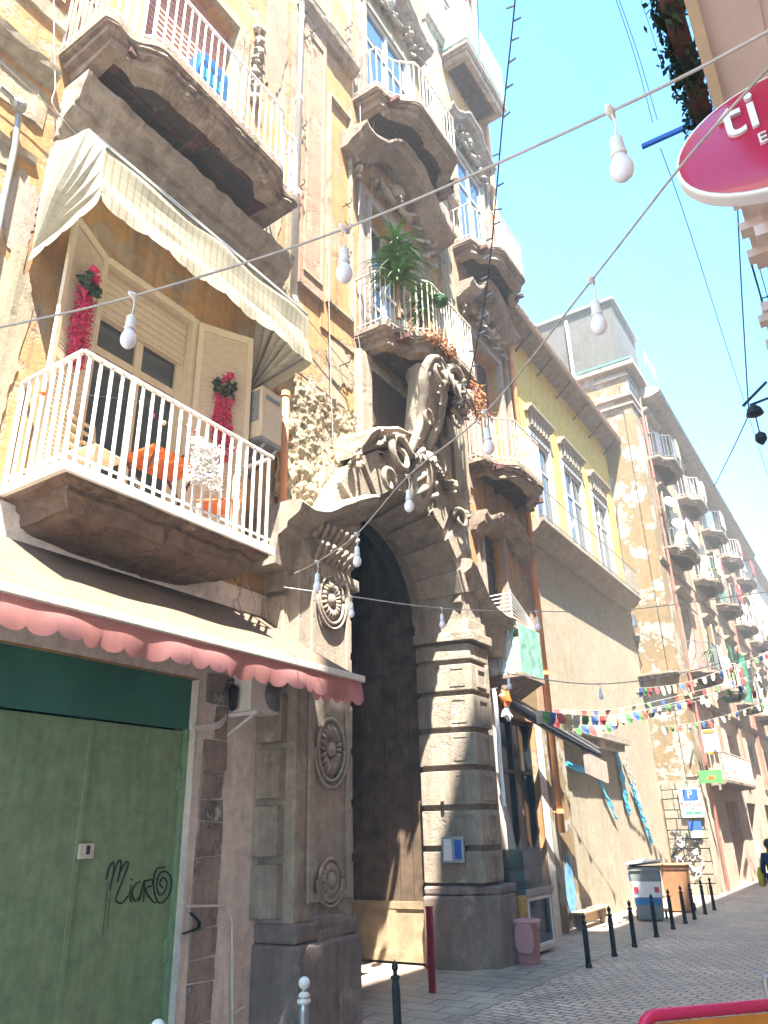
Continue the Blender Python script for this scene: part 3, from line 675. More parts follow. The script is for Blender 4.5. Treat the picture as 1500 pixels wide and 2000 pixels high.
# right pier: stack of rusticated blocks with recessed joints
def pier(sgn, name):
    Y = lambda y: yc+sgn*(y-yc)
    core = [(-7.32,12.60),(-7.10,12.60),(-6.36,12.86),(-6.36,13.5),(-6.8,13.5),(-7.32,13.4)]
    mb = MB(); mb.prism([(x,Y(y)) for x, y in core][::sgn], 1.0, 6.0)
    blk = [(-7.30,12.49),(-7.12,12.49),(-6.25,12.73),(-6.25,13.48),(-6.78,13.52),(-7.30,13.42)]
    zs = [1.22,1.80,2.46,3.12,3.78,4.44,5.02,5.40]
    for z0, z1 in zip(zs, zs[1:]): mb.prism([(x,Y(y)) for x, y in blk][::sgn], z0+.06, z1-.035)
    cap = [(-7.32,12.42),(-7.12,12.42),(-6.16,12.66),(-6.16,13.56),(-6.78,13.6),(-7.32,13.45)]
    mb.prism([(x,Y(y)) for x, y in cap][::sgn], 5.42, 5.60); mb.prism([(x,Y(y)) for x, y in blk][::sgn], 5.6, 5.86)
    mb.jitter(.012, 5)
    o = mb.build(name, 'piperno_stone', pal, bevel=.012)
    for z0, z1 in zip(zs[:-1], zs[1:-1]):
        if sgn < 0: break
        pn = MB(); ya, yb = sorted((Y(12.93), Y(13.30))); rim(pn, ya, yb, z0+.13, z1-.10, -6.25, -6.225, .035)
        # frames on the splayed face
        n = Vector((.24,-.87*sgn,0)).normalized(); t = Vector((.87,.24*sgn,0)).normalized(); cc = Vector((-6.52, Y(12.655), (z0+z1)/2+.02))
        for s_ in (-1,1):
            pn.obox(cc+t*.13*s_, t*.012, n*.012, Vector((0,0,(z1-z0)/2-.12))); pn.obox(cc+Vector((0,0,s_*((z1-z0)/2-.13))), t*.13, n*.012, Vector((0,0,.012)))
        pn.build('raised_panel', 'piperno_stone', o)
    bs = MB(); base = [(-7.32,12.42),(-7.18,12.42),(-6.62,12.52),(-6.16,12.98),(-6.10,13.62),(-6.78,13.78),(-7.32,13.5)]
    bs.prism([(x,Y(y)) for x, y in base][::sgn], -.1, 1.08)
    b2 = [(x*.985-.09,y+.04) for x, y in base]; bs.prism([(x,Y(y)) for x, y in b2][::sgn], 1.08, 1.22); bs.jitter(.03, 3)
    bs.build('plinth', 'basalt_base', o, bevel=.04)
    return o
pr = pier(1, 'portal_pier'); plf = pier(-1, 'portal_pier')
# outer pilasters with medallions
def medallion(mb, x, y, z, ry, rz, full=True):
    for k, (f, d) in enumerate(((1.0,.035),(.80,.02))):
        pts = [(x+d, y+ry*f*cos(a), z+rz*f*sin(a)) for a in [2*pi*i/28 for i in range(29)]]
        mb.tube(pts, .026 if k == 0 else .012, 6)
    for i in range(20):
        a = 2*pi*i/20
        mb.tube([(x+.01, y+ry*.30*cos(a), z+rz*.30*sin(a)), (x+.045, y+ry*.6*cos(a), z+rz*.6*sin(a)), (x+.01, y+ry*.86*cos(a), z+rz*.86*sin(a))], [.012,.034,.022], 6)
    mb.lathe([(.10,0),(.10,.04),(.05,.075),(.01,.08)], (x,y,z), 14, axis='X')
    pts = [(x+.04, y+ry*1.22*cos(a), z+rz*1.22*sin(a)) for a in [pi+pi*i/20 for i in range(21)]]
    mb.tube(pts, .022, 6)
def pilaster(sgn):
    Y = lambda y: yc+sgn*(y-yc)
    y0, y1 = (7.60, 8.78) if sgn < 0 else (13.42, 14.0)
    xf = -6.215 if sgn < 0 else -6.5
    mb = MB(); mb.box(X0-.01, xf, y0, y1, 1.15, 6.1); rim(mb, y0+.22, y1-.06, 1.35, 5.65, xf, xf+.05, .10)
    mb.jitter(.01, 4); o = mb.build('portal_pilaster', 'piperno_stone', pal, bevel=.015)
    mb = MB(); ym = (y0+y1)/2
    if sgn < 0:
        ym += .08
        for (zz, ry_, rz2) in ((3.12,.29,.39),(5.15,.28,.34),(1.58,.23,.24)):
            m1 = MB(); medallion(m1, xf+.01, ym, zz, ry_, rz2); m1.build('medallion', 'piperno_stone', o, smooth=True)
        for k in range(14): q_ = (k % 7)-3; leaf(mb, (xf+.02, ym+q_*.12, 5.62+.30*(k//7)), (.15, q_*.12, 1), (1, 0, 0), .42, .075)
        for s_ in (-1,1):
            pts = [(xf+.08, ym+s_*(.32+.16*cos(a)*(1-a/8)), 5.95+.2*sin(a)*(1-a/8)) for a in [i*.5 for i in range(14)]]
            mb.tube(pts, [.06-.003*i for i in range(14)], 7)
        mb.build('capital', 'piperno_stone', o, smooth=True)
    bs = MB(); bs.box(X0-.01, xf+.14, y0-.06, y1+.04, -.1, .95); bs.box(X0-.01, xf+.08, y0-.03, y1+.02, .95, 1.17); bs.jitter(.035, 3)
    bs.build('plinth', 'basalt_base', o, bevel=.04)
    ed = MB()
    if sgn < 0:
        for k in range(7): ed.box(X0, xf-.16, y0-.12, y0+.02, 1.2+k*.66, 1.2+k*.66+.58)
        ed.jitter(.02, 4); ed.build('side_block', 'piperno_stone', o, bevel=.02)
pilaster(-1); pilaster(1)
# broken curved pediment: entablature rises in an S from each side, scroll at the break
def pediment(sgn):
    Y = lambda y: yc+sgn*(y-yc)
    pth = []
    for i in range(21):
        t = i/20; y = 14.50-1.90*t
        z = 5.90+.38*t+.66*max(0, t-.35)**1.25-.05*sin(t*pi*2)
        pth.append((Y(y), z, -.12*sin(pi*min(1, t*1.1))))
    k_ = 0 if sgn < 0 else -.2
    prof = [(X0-.05,-.5),(-6.22+k_*.4,-.5),(-6.2+k_*.4,-.12),(-6.05+k_,-.05),(-6.04+k_,.04),(-5.96+k_,.08),(-5.84+k_,.14),(-5.78+k_,.26),(-5.82+k_,.31),(-5.95+k_,.34),(X0-.05,.38)]
    mb = MB(); mb.sweep(pth, prof); mb.jitter(.015, 4)
    o = mb.build('pediment', 'stone_trim' if sgn < 0 else 'piperno_stone', pal)
    return o
pediment(-1); pediment(1)
mb = MB()       # inner ring of the portal and the keystone scroll work
pth = []
for i in range(33):
    a_ = pi*(.28+.48*i/32); pth.append((yc-2.62*cos(a_), zsp+.15+2.75*sin(a_)))
mb.sweep(pth, [(X0-.05,-.22),(-6.24,-.22),(-6.2,-.08),(-6.1,.0),(-6.02,.10),(-6.08,.16),(X0-.05,.2)]); mb.jitter(.03, 3)
mb.build('arch_moulding', 'piperno_stone', pal)
random.seed(11)
def volute(mb, c, r, turns, w0, ang0=0, sg=1, n=26, tw=.06):
    pts = []; rs = []
    for i in range(n):
        f = i/(n-1); a_ = ang0+sg*turns*2*pi*f; rr_ = r*(1-.86*f)
        pts.append((c[0]+tw*sin(f*4), c[1]+rr_*cos(a_), c[2]+rr_*sin(a_))); rs.append(w0*(1-.6*f))
    mb.tube(pts, rs, 8)
mb = MB()       # scrolls and leaves over the keystone, at the break of the pediment
volute(mb, (-6.05,10.05,8.15), .40, 1.6, .085, pi*.1); volute(mb, (-6.12,11.5,8.62), .34, 1.6, .075, pi*.9, -1); volute(mb, (-6.0,9.55,7.45), .26, 1.4, .06, 0)
volute(mb, (-6.12,12.4,7.75), .24, 1.4, .05, pi, -1)
for k in range(30):
    a_ = pi*(.18+.64*random.random()); y = yc-2.45*cos(a_); z = zsp+.2+2.6*sin(a_)
    leaf(mb, (-6.22+random.uniform(-.05,.1), y, z), (random.uniform(.2,.7), (y-yc)*.5+random.uniform(-.5,.5), random.uniform(-.2,1)), (1, 0, -.3), random.uniform(.22,.42), random.uniform(.06,.11))
mb.jitter(.012, 8); mb.build('scroll_ornament', 'piperno_stone', pal, smooth=True)
mb = MB()       # carved keystone leaning out of the arch
mb.tube([(-6.22,10.8,7.4),(-6.12,10.8,7.7),(-6.05,10.8,8.1),(-6.0,10.8,8.5)], [.16,.24,.26,.2], 10)
for q in range(9): leaf(mb, (-6.0, 10.8+.09*(q-4), 8.55-.05*abs(q-4)), (.25, .16*(q-4), -1), (1, 0, .1), .55-.05*abs(q-4), .075)
for s_ in (-1,1):
    for q in range(4): mb.tube([(-5.95,10.8+s_*.06,7.6+q*.25),(-5.86,10.8+s_*.2,7.7+q*.25),(-5.96,10.8+s_*.34,7.55+q*.25)], [.05,.07,.03], 7)
mb.jitter(.03, 5); mb.build('keystone', 'piperno_stone', pal, smooth=True)
# cartouche bracket: thin curled ribbons, shell and leaves hanging under the centre balcony
mb = MB()
P = [(-6.3,10.55,8.15),(-6.05,10.42,8.35),(-5.95,10.50,8.7),(-5.9,10.62,9.1),(-5.78,10.55,9.5),(-5.7,10.45,9.9),(-5.62,10.6,10.3),(-5.6,10.95,10.5),(-5.62,11.25,10.4)]
mb.tube(cable_(P), [.05+.05*sin(pi*i/48) for i in range(49)], 8)
P = [(x+.02, y+.70, z+.15+.30*(10.5-z)/2.3) for x, y, z in P]; mb.tube(cable_(P), [.05+.06*sin(pi*i/48) for i in range(49)], 8)
volute(mb, (-5.62,10.85,10.15), .30, 1.5, .06, pi*.5, -1); volute(mb, (-5.85,10.75,9.15), .24, 1.3, .05, 0); volute(mb, (-6.02,10.52,8.45), .17, 1.3, .045, pi)
volute(mb, (-5.6,11.75,10.05), .26, 1.4, .06, 0); volute(mb, (-5.75,11.7,9.55), .22, 1.3, .05, pi*.6, -1)
for k in range(34): leaf(mb, (random.uniform(-5.95,-5.7), random.uniform(10.9,12.3), random.uniform(9.7,10.5)), (random.uniform(0,.8), random.uniform(-1,1), random.uniform(-1,.6)), (1, 0, .2), random.uniform(.22,.42), random.uniform(.05,.10))
for k in range(9): mb.tube([(-5.75,11.0+.1*k,10.35),(-5.55,11.05+.13*k,10.2+.1*sin(k)),(-5.5,11.05+.15*k,9.95+.1*sin(k*2))], [.03,.06,.02], 6)
mb.jitter(.012, 8); mb.build('cartouche', 'stone_trim', pal, smooth=True)
mb = MB(); mb.tube([(-6.5,11.1,8.5),(-6.3,11.15,9.1),(-6.15,11.2,9.7),(-6.0,11.2,10.2),(-6.0,11.2,10.5)], [.22,.30,.36,.42,.45], 10); mb.jitter(.05,3); mb.build('corbel', 'piperno_stone', pal)
# niche between portal and balcony: flanking consoles, dark frieze
mb = MB(); mb.box(X0-.01, X0+.16, 9.75, 10.15, 8.3, 10.5); mb.box(X0-.01, X0+.16, 12.85, 13.25, 7.6, 10.5); mb.box(X0, X0+.3, 12.9, 13.15, 10.0, 10.5)
rim(mb, 9.75, 13.25, 8.3, 10.52, X0+.002, X0+.10, .16); mb.jitter(.03, 3); mb.build('console', 'piperno_stone', pal, bevel=.03)
mb = MB(); mb.box(X0-.01, X0+.045, 10.15, 12.85, 8.2, 10.5); mb.build('frieze', 'dark_underside', pal)
# rubble plaster patch over the left pediment
random.seed(5); mb = MB(); ny, nz = 90, 120
idx = {}
def inside(y, z):
    lo = 6.65+max(0, (y-8.8))*.5; hi = 8.9 + max(0, y-8.1)*.1 +.25*noise.noise(Vector((y*6,1,2)))+.15*noise.noise(Vector((y*15,1,2))) + .25*noise.noise(Vector((y*2,0,1)))
    return lo < z < hi
for i in range(ny+1):
    for k in range(nz+1):
        y = 7.58+(9.72-7.58)*i/ny; z = 6.6+3.2*k/nz; q = Vector((y*5, z*5, 0))
        d = .09+.08*noise.noise(q*.35)+.045*noise.noise(q*1.1)+.035*noise.noise(q*2.9)+.025*noise.noise(q*6.5)
        e_ = min(1, max(0, (9.6-z)/.4)); idx[i,k] = mb.vert((X0+.01+d*e_, y, z))
for i in range(ny):
    for k in range(nz):
        y = 7.58+2.14*(i+.5)/ny; z = 6.6+3.2*(k+.5)/nz
        if inside(y, z): mb.face((idx[i,k], idx[i+1,k], idx[i+1,k+1], idx[i,k+1]))
mb.build('crumbled_plaster', 'rubble', pal, smooth=True)
# right of the portal: peeled strip, mezzanine sill mouldings
strip(13.55, 13.95, 6.0, 8.9, .14, 'peeling_wall', 'peeled_strip')
mb = MB(); mb.sweep([(14.3,6.25),(16.6,6.25)], [(X0,0),(X0+.12,.0),(X0+.2,.1),(X0,.14)]); mb.build('window_sill', 'stone_trim', pal)
surround(14.75, 15.9, 6.5, 8.6, .22)
# ---- passage and gate leaf
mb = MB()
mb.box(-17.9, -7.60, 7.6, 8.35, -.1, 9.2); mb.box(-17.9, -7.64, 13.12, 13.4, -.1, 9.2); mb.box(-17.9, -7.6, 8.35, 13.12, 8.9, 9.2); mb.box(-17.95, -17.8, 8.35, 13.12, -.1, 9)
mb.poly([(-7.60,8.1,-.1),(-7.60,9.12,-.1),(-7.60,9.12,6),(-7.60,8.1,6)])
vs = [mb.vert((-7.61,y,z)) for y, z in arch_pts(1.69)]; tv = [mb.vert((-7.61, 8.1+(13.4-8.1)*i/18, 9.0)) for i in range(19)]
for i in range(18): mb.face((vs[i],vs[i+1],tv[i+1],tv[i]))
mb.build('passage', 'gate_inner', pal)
XL, YL = -7.36, 12.74
mb = MB(); mb.box(-9.6, XL, YL, YL+.06, .95, 7.75)
for k in range(8): mb.box(-9.6+k*.28, -9.6+k*.28+.265, YL-.025, YL, .96, 7.74)
for z in (2.9, 5.0): mb.box(-9.59, XL-.01, YL-.045, YL-.025, z, z+.14)
mb.box(-8.5,-8.25,YL-.05,YL-.025,4.1,4.4); mb.jitter(.01, 4)
gl = mb.build('gate_leaf', 'gate_wood', pal)
mb = MB(); mb.box(-9.6, XL, YL-.07, YL+.05, .05, .95); mb.box(-9.59, XL, YL-.10, YL-.07, .86, .98); mb.box(-9.59,XL,YL-.095,YL-.07,.05,.2); mb.box(-9.1,-8.9,YL-.09,YL-.07,.2,.86); mb.box(-8.2,-8.0,YL-.09,YL-.07,.2,.86); mb.jitter(.015, 5)
mb.build('kick_panel', 'gate_sill_wood', gl)
mb = MB(); mb.box(X0-.22,X0-.20,14.95,16.85,1.1,4.3); g_ = mb.build('shop_glazing', 'window_glass', pal)
mb = MB(); rim(mb, 14.92, 16.88, .0, 4.34, X0-.24, X0-.12, .07); mb.box(X0-.23,X0-.13,15.86,15.94,.07,4.27); mb.box(X0-.23,X0-.13,14.99,16.81,3.2,3.27); mb.build('frame', 'black_metal', g_)
# ---- green shop door
mb = MB()
mb.box(X0-.20, X0-.14, 2.2, 5.135, -.05, 3.25); mb.box(X0-.20, X0-.14, 5.15, 6.40, -.05, 3.25)
dr = mb.build('door', 'green_paint', pal, bevel=.004)
mb = MB(); mb.box(X0-.16, X0-.10, 2.2, 6.44, 3.27, 3.85); mb.build('fanlight_panel', 'dark_green_paint', dr)
mb = MB(); mb.box(X0-.34, X0+.018, 6.441, 6.4495, -.05, 3.84); mb.build('door_jamb', 'lower_plaster', pal)
mb = MB(); mb.box(X0-.17, X0-.08, 6.40, 6.448, -.05, 3.27); mb.box(X0-.139, X0-.125, 5.115, 5.17, -.05, 3.25)
for z in (.9, 2.6): mb.box(X0-.14, X0-.10, 6.36, 6.40, z, z+.22)
mb.build('door_frame', 'green_paint', dr)
mb = MB(); mb.box(X0-.125, X0-.095, 5.14, 5.31, 1.93, 2.07); mb.build('lock_plate', 'ivory_metal', dr, bevel=.006)
mb = MB(); mb.box(X0-.095, X0-.07, 5.215, 5.24, 1.97, 2.05); mb.build('lock_plate', 'black_metal', dr)
# graffiti tag on the green door (strokes follow the written lines)
gr = MB(); xg = X0-.133
GP = [[(208,1718),(213,1696),(221,1684),(222,1700),(214,1738),(224,1700),(233,1680),(236,1690),(230,1722),(236,1700),(246,1684),(250,1692),(232,1738),(226,1758),(238,1764),(250,1750)],
      [(256,1728),(253,1748),(257,1762)], [(256,1716),(258,1719)], [(274,1722),(264,1728),(258,1745),(264,1760),(272,1752)],
      [(272,1760),(282,1720),(280,1762)], [(281,1722),(296,1718),(298,1728),(284,1738),(300,1762),(308,1760)],
      [(322,1694),(306,1698),(300,1722),(304,1752),(314,1764),(330,1748),(335,1720),(326,1703),(312,1706),(306,1730),(312,1748),(322,1740),(326,1722),(318,1714),(312,1726),(318,1734)]]
for st in GP:
    pts = []
    for i in range(len(st)-1):
        for k in range(4):
            t = k/4; p0 = st[max(0,i-1)]; p1 = st[i]; p2 = st[i+1]; p3 = st[min(len(st)-1,i+2)]
            f = lambda a,b,c,d: .5*((2*b)+(-a+c)*t+(2*a-5*b+4*c-d)*t*t+(-a+3*b-3*c+d)*t**3)
            pts.append(atx(f(p0[0],p1[0],p2[0],p3[0]), f(p0[1],p1[1],p2[1],p3[1]), xg))
    pts.append(atx(st[-1][0], st[-1][1], xg)); gr.tube(pts, .0085, 5)
gr.tube([atx(211,1720,xg), atx(200,1830,xg)], .003, 4); gr.tube([atx(217,1735,xg), atx(209,1815,xg)], .003, 4)
gr.build('graffiti', 'ink_black', dr)
gr = MB(); xg = X0+.056
for a_, b_ in (((372,1783),(390,1802)),((390,1802),(388,1812)),((388,1812),(358,1824))): gr.bar(atx(*a_,xg), atx(*b_,xg), .02, r2=.006)
gr.build('graffiti', 'ink_black', pal)
# wall iron rings and hooks
mb = MB()
for (u, v) in ((600,70),(580,255),(575,370),(672,60),(668,455),(850,460),(985,480),(590,80),(668,405),(663,715)):
    mb = MB(); p = atx(u, v, X0+.02); mb.tube([p, p+Vector((.22,0,0)), p+Vector((.25,0,.08)), p+Vector((.2,0,.13))], .012, 5); mb.tube([p+Vector((.12,-.06,0)), p+Vector((.12,.1,0)), p+Vector((.12,.12,.07))], .01, 5); mb.build('wall_hook', 'rusty_iron', pal)
# drain pipes
def pipe(name, mat, y, z0, z1, r, par, lab=None, x=X0+.12, joints=2.4):
    mb = MB(); mb.tube([(x,y,z0),(x,y,z1)], r, 12); o = mb.build(name, mat, par, smooth=True)
    mb = MB(); z = z0+.4
    while z < z1: mb.tube([(x,y,z),(x,y,z+.09)], r*1.22, 12); mb.bar((X0-.3,y,z+.04),(x,y,z+.04),.012); z += joints
    mb.build('pipe_collar', mat, o); return o
pipe('drainpipe', 'pipe_white', 7.84, 9.9, 31, .062, pal)
pipe('drainpipe', 'pipe_orange', 7.72, 5.6, 8.45, .065, pal); pipe('drainpipe', 'pipe_red', 7.72, 4.6, 5.6, .07, pal)
pipe('drainpipe', 'pipe_orange', 17.45, 2.0, 31, .075, pal, x=X0+.2, joints=3.1)
# white conduit at the door side, black cable at top left
mb = MB(); mb.tube([(X0+.06,6.47,1.42),(X0+.07,7.05,1.38),(X0+.07,7.16,1.2),(X0+.07,7.26,0.0)], .016, 6); mb.tube([(X0+.07,7.24,.3),(X0+.12,7.34,.36)], .01, 5); mb.build('conduit', 'ivory_metal', pal)
mb = MB(); mb.tube([atx(0,170,-6.6), atx(22,190,-6.62), atx(38,215,-6.66), atx(28,290,-6.68), atx(5,400,-6.68), atx(-10,480,-6.68)], .035, 8); mb.blob(atx(38,205,-6.62), .09); mb.build('cable_conduit', 'grey_metal', pal)
# loose cables on the facade
mb = MB()
def cable(pts, r=.007, sub=6):
    out = []
    for i in range(len(pts)-1):
        for k in range(sub):
            t = k/sub; p0 = Vector(pts[max(0,i-1)]); p1 = Vector(pts[i]); p2 = Vector(pts[i+1]); p3 = Vector(pts[min(len(pts)-1,i+2)])
            out.append(.5*((2*p1)+(-p0+p2)*t+(2*p0-5*p1+4*p2-p3)*t*t+(-p0+3*p1-3*p2+p3)*t**3))
    out.append(Vector(pts[-1])); return out
for path in ([(105,0),(108,160),(120,230),(300,400),(560,640)], [(700,90),(705,300),(700,420)], [(718,95),(730,200),(722,520)], [(755,80),(760,300),(765,420)],
             [(680,600),(700,660),(712,760),(730,830)], [(0,120),(120,230)], [(640,480),(645,700),(650,860)], [(590,610),(680,720)], [(560,640),(680,740)],
             [(460,1140),(470,1160),(455,1180),(475,1200),(465,1170),(480,1140),(500,1180)], [(520,1130),(518,1190),(530,1230)]):
    mb = MB(); mb.tube(cable([atx(u,v,X0+.16) for u, v in path]), .008, 5); mb.build('loose_cable', 'wire_pale', pal)
mb = MB(); mb.tube(cable([atx(u,v,-6.2) for u, v in ((735,880),(770,892),(798,900),(795,930),(770,925),(745,905),(758,935),(765,958))]), .012, 6); mb.tube(cable([atx(u,v,-6.3) for u,v in ((700,905),(690,950),(675,980))]), .012, 5); mb.tube(cable([atx(u,v,-6.3) for u,v in ((708,905),(697,950),(682,975))]), .012, 5); mb.build('loose_cable', 'wire_pale', pal)
# ================================================================== YELLOW HOUSE
def aty(u, v, y):
    r = RW @ Vector((u-750, v-1000, 1468.)); return CAMP + r*(y/r.y)
X1 = -7.1
yh = thing('yellow_house', 'yellow plastered house with three tall grey windows and one long thin balcony', 'house')
W3 = [(19.55,21.1,9.95,13.25),(22.4,24.2,9.95,13.35),(25.4,27.0,9.95,13.3)]
mb = MB(); wall(mb, X1, 17.78, 28.38, 9.7, 16.6, [w_+(.2,) for w_ in W3], jit=.006); mb.box(-15, X1-.25, 17.78, 28.38, 9.7, 16.4)
mb.build('wall', ['yellow_plaster', 'dark_void'], yh)
mb = MB(); wall(mb, X1+.015, 17.78, 28.4, -.3, 9.7, jit=.002); mb.box(-15, X1-.02, 17.78, 28.38, -.3, 9.69); mb.build('lower_wall', 'beige_wall', yh)
for y0, y1, z0, z1 in W3:
    window(yh, X1-.10, y0, y1, z0, z1, 'frame_grey', 'window_glass', 2, 1)
    mb = MB(); mb.box(X1-.01, X1+.05, y0-.16, y0, z0, z1+.16); mb.box(X1-.01, X1+.05, y1, y1+.16, z0, z1+.16); mb.box(X1-.01, X1+.05, y0, y1, z1, z1+.16); mb.build('window_surround', 'frame_grey', yh)
    mb = MB(); mb.sweep([(y0-.2,z1+.72),(y1+.25,z1+.72)], [(X1,0),(X1+.14,.0),(X1+.18,.08),(X1+.27,.12),(X1+.28,.2),(X1,.26)])
    mb.box(X1, X1+.08, y0-.1, y1+.15, z1+.2, z1+.72)
    for k in range(7): mb.box(X1+.08, X1+.16, y0+k*(y1-y0)/6.6, y0+.12+k*(y1-y0)/6.6, z1+.3, z1+.72)
    mb.jitter(.01, 5); mb.build('window_hood', 'copper_trim', yh)
mb = MB()
mb.sweep([(18.3,9.42),(27.9,9.42)], [(X1,0),(X1+.12,.02),(X1+.25,.12),(X1+.42,.22),(X1+.52,.36),(X1+.60,.40),(X1+.60,.5),(X1,.52)])
mb.jitter(.02, 3); bo = mb.build('balcony', 'stone_trim', yh)
railing(bo, [(X1,18.4),(X1+.56,18.4),(X1+.56,27.8),(X1,27.8)], 9.94, .95, .15, 'grey_metal', .007, .014)
mb = MB(); a_ = [(X1-.02,16.50),(X1+.66,16.62),(X1+.66,16.655),(X1-.02,16.60)]
q0 = [mb.vert((x,17.76,z)) for x, z in a_]; q1 = [mb.vert((x,28.35,z)) for x, z in a_]
for k in range(4): mb.face((q0[k],q0[(k+1)%4],q1[(k+1)%4],q1[k]))
mb.build('eave_boards', 'eave_wood', yh)
for k in range(6):
    y = 19.2+k*1.75; mb = MB(); mb.bar((X1-.02,y,16.05),(X1+.60,y,16.58), .022); mb.build('bracket', 'rusty_iron', yh)
mb = MB(); P = [(X1+.70,16.66),(X1-3.5,18.0),(X1-3.5,18.1),(X1+.72,16.76)]
a = [mb.vert((x,17.75,z)) for x, z in P]; b = [mb.vert((x,28.36,z)) for x, z in P]
for k in range(4): mb.face((a[k],a[(k+1)%4],b[(k+1)%4],b[k]))
mb.face(a); mb.face(b[::-1])
for k in range(52):
    y = 17.85+k*.205; mb.tube([(X1+.69+random.uniform(-.03,.03),y,16.735),(X1-3.4,y,18.09)], .06, 6)
rf = mb.build('roof', 'roof_tile', yh)
mb = MB()
for y in (20.2, 22.8, 23.5): mb.box(X1-.3, X1+.1, y, y+.3, 16.95, 17.35)
mb.jitter(.04, 4); mb.build('chimney', 'roof_tile', rf)
mb = MB(); mb.tube([(X1+.66,17.8,16.58),(X1+.68,28.3,16.56)], .05, 8); mb.build('gutter', 'copper_trim', yh)
mb = MB()
mb.tube(cable([atx(u,v,X1+.1) for u, v in ((1060,900),(1060,1000))]), .01, 4)
mb.tube(cable([atx(u,v,X1+.1) for u, v in ((1194,870),(1205,1000),(1228,1180),(1250,1290),(1275,1340))]), .02, 4)
mb.build('loose_cable', 'wire_dark', yh)
# low wall stub and little roof over the ground floor, old posters and cyan tape
mb = MB(); mb.box(X1, X1+.12, 18.1, 19.2, 0, 4.6); mb.jitter(.02, 4); mb.build('peeled_strip', 'peeling_wall', yh)
mb = MB(); mb.box(X1, X1+.5, 19.2, 24.0, 4.35, 4.5); mb.box(X1, X1+.3, 19.2, 24, 4.18, 4.35); mb.jitter(.03, 3); mb.build('ledge', 'stone_trim', yh)
# ================================================================== CORNER PALAZZO
X2, Y2 = -5.75, 28.4
cp = thing('corner_palazzo', 'long rose palazzo with peeling white corner, many small balconies and overhanging attic', 'building')
bays = [31.2+5.1*k for k in range(5)]
fl = [(7.4, 10.2), (12.3, 14.7), (16.3, 18.3)]
hs = [(y-.75, y+.75, a, b, .3) for y in bays for a, b in fl] + [(y-1.2, y+1.2, -.3, 2.9, .6) for y in (33.8, 38.5, 43.5, 48.8, 53.6)] + [(y-.6, y+.6, 4.0, 5.6, .3) for y in bays]
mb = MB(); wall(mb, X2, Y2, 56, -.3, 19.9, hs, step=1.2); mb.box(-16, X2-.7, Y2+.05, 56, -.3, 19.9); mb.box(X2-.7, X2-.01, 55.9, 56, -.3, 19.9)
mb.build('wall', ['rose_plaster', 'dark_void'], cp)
mb = MB()
vs = []
for i in range(13):
    for k in range(31): vs.append(mb.vert((-9.7+(X2+9.7)*i/12, Y2+.015*noise.noise(Vector((i,k,0))), -.3+20.4*k/30)))
for i in range(12):
    for k in range(30): mb.face((vs[i*31+k], vs[(i+1)*31+k], vs[(i+1)*31+k+1], vs[i*31+k+1]))
mb.build('side_wall', 'peeling_wall', cp)
mb = MB(); mb.box(X2-.34, X2+.02, Y2-.05, Y2+1.2, 3.6, 19.3); mb.build('corner_pilaster', 'peeling_wall', cp)
mb = MB(); mb.box(-7.12, X2+.06, Y2-.10, Y2+1.3, 19.6, 19.75); mb.box(-7.12, X2+.1, Y2-.16, Y2+1.3, 18.6, 18.75); mb.box(-7.12, X2+.1, Y2-.12, Y2+1.3, 18.2, 18.3); mb.build('moulding', 'stone_trim', cp)
mb = MB(); mb.box(-9.6, X2-.1, Y2-.08, 32.0, 20.25, 23.5); mb.build('attic', 'attic_render', cp)
mb = MB(); mb.box(-7.9, X2+.40, Y2-.25, 32.2, 20.0, 20.25); mb.build('cornice', 'stone_trim', cp)
mb = MB(); mb.box(-9.8, X2+.06, Y2-.22, 32.2, 23.5, 23.66); mb.build('roof_edge', 'grey_metal', cp)
mb = MB(); mb.box(-12, X2-.3, 32.0, 56, 19.9, 20.6); mb.sweep([(30.2,19.35),(55.9,19.1)], [(X2-.6,0),(X2+.5,.0),(X2+.88,.12),(X2+.92,.24),(X2+.85,.34),(X2-.6,.8)]); mb.jitter(.04, 2); mb.build('eave', 'stone_trim', cp)
mb = MB(); mb.box(-7.7, X2+.36, Y2-.28, Y2+.3, 20.255, 20.31); mb.build('ledge_trim', 'teal_paint', cp)
mb = MB(); mb.tube([(-7.9,Y2-.2,20.1),(-7.9,Y2-.2,23.2)], .07, 8); mb.build('drainpipe', 'pipe_white', cp)
for y_, z_ in ((29.75,0),(44.2,3)):
    mb = MB(); mb.tube([(X2+.1,y_,z_),(X2+.1,y_,19.2)], .05, 8); mb.build('drainpipe', 'pipe_red', cp)
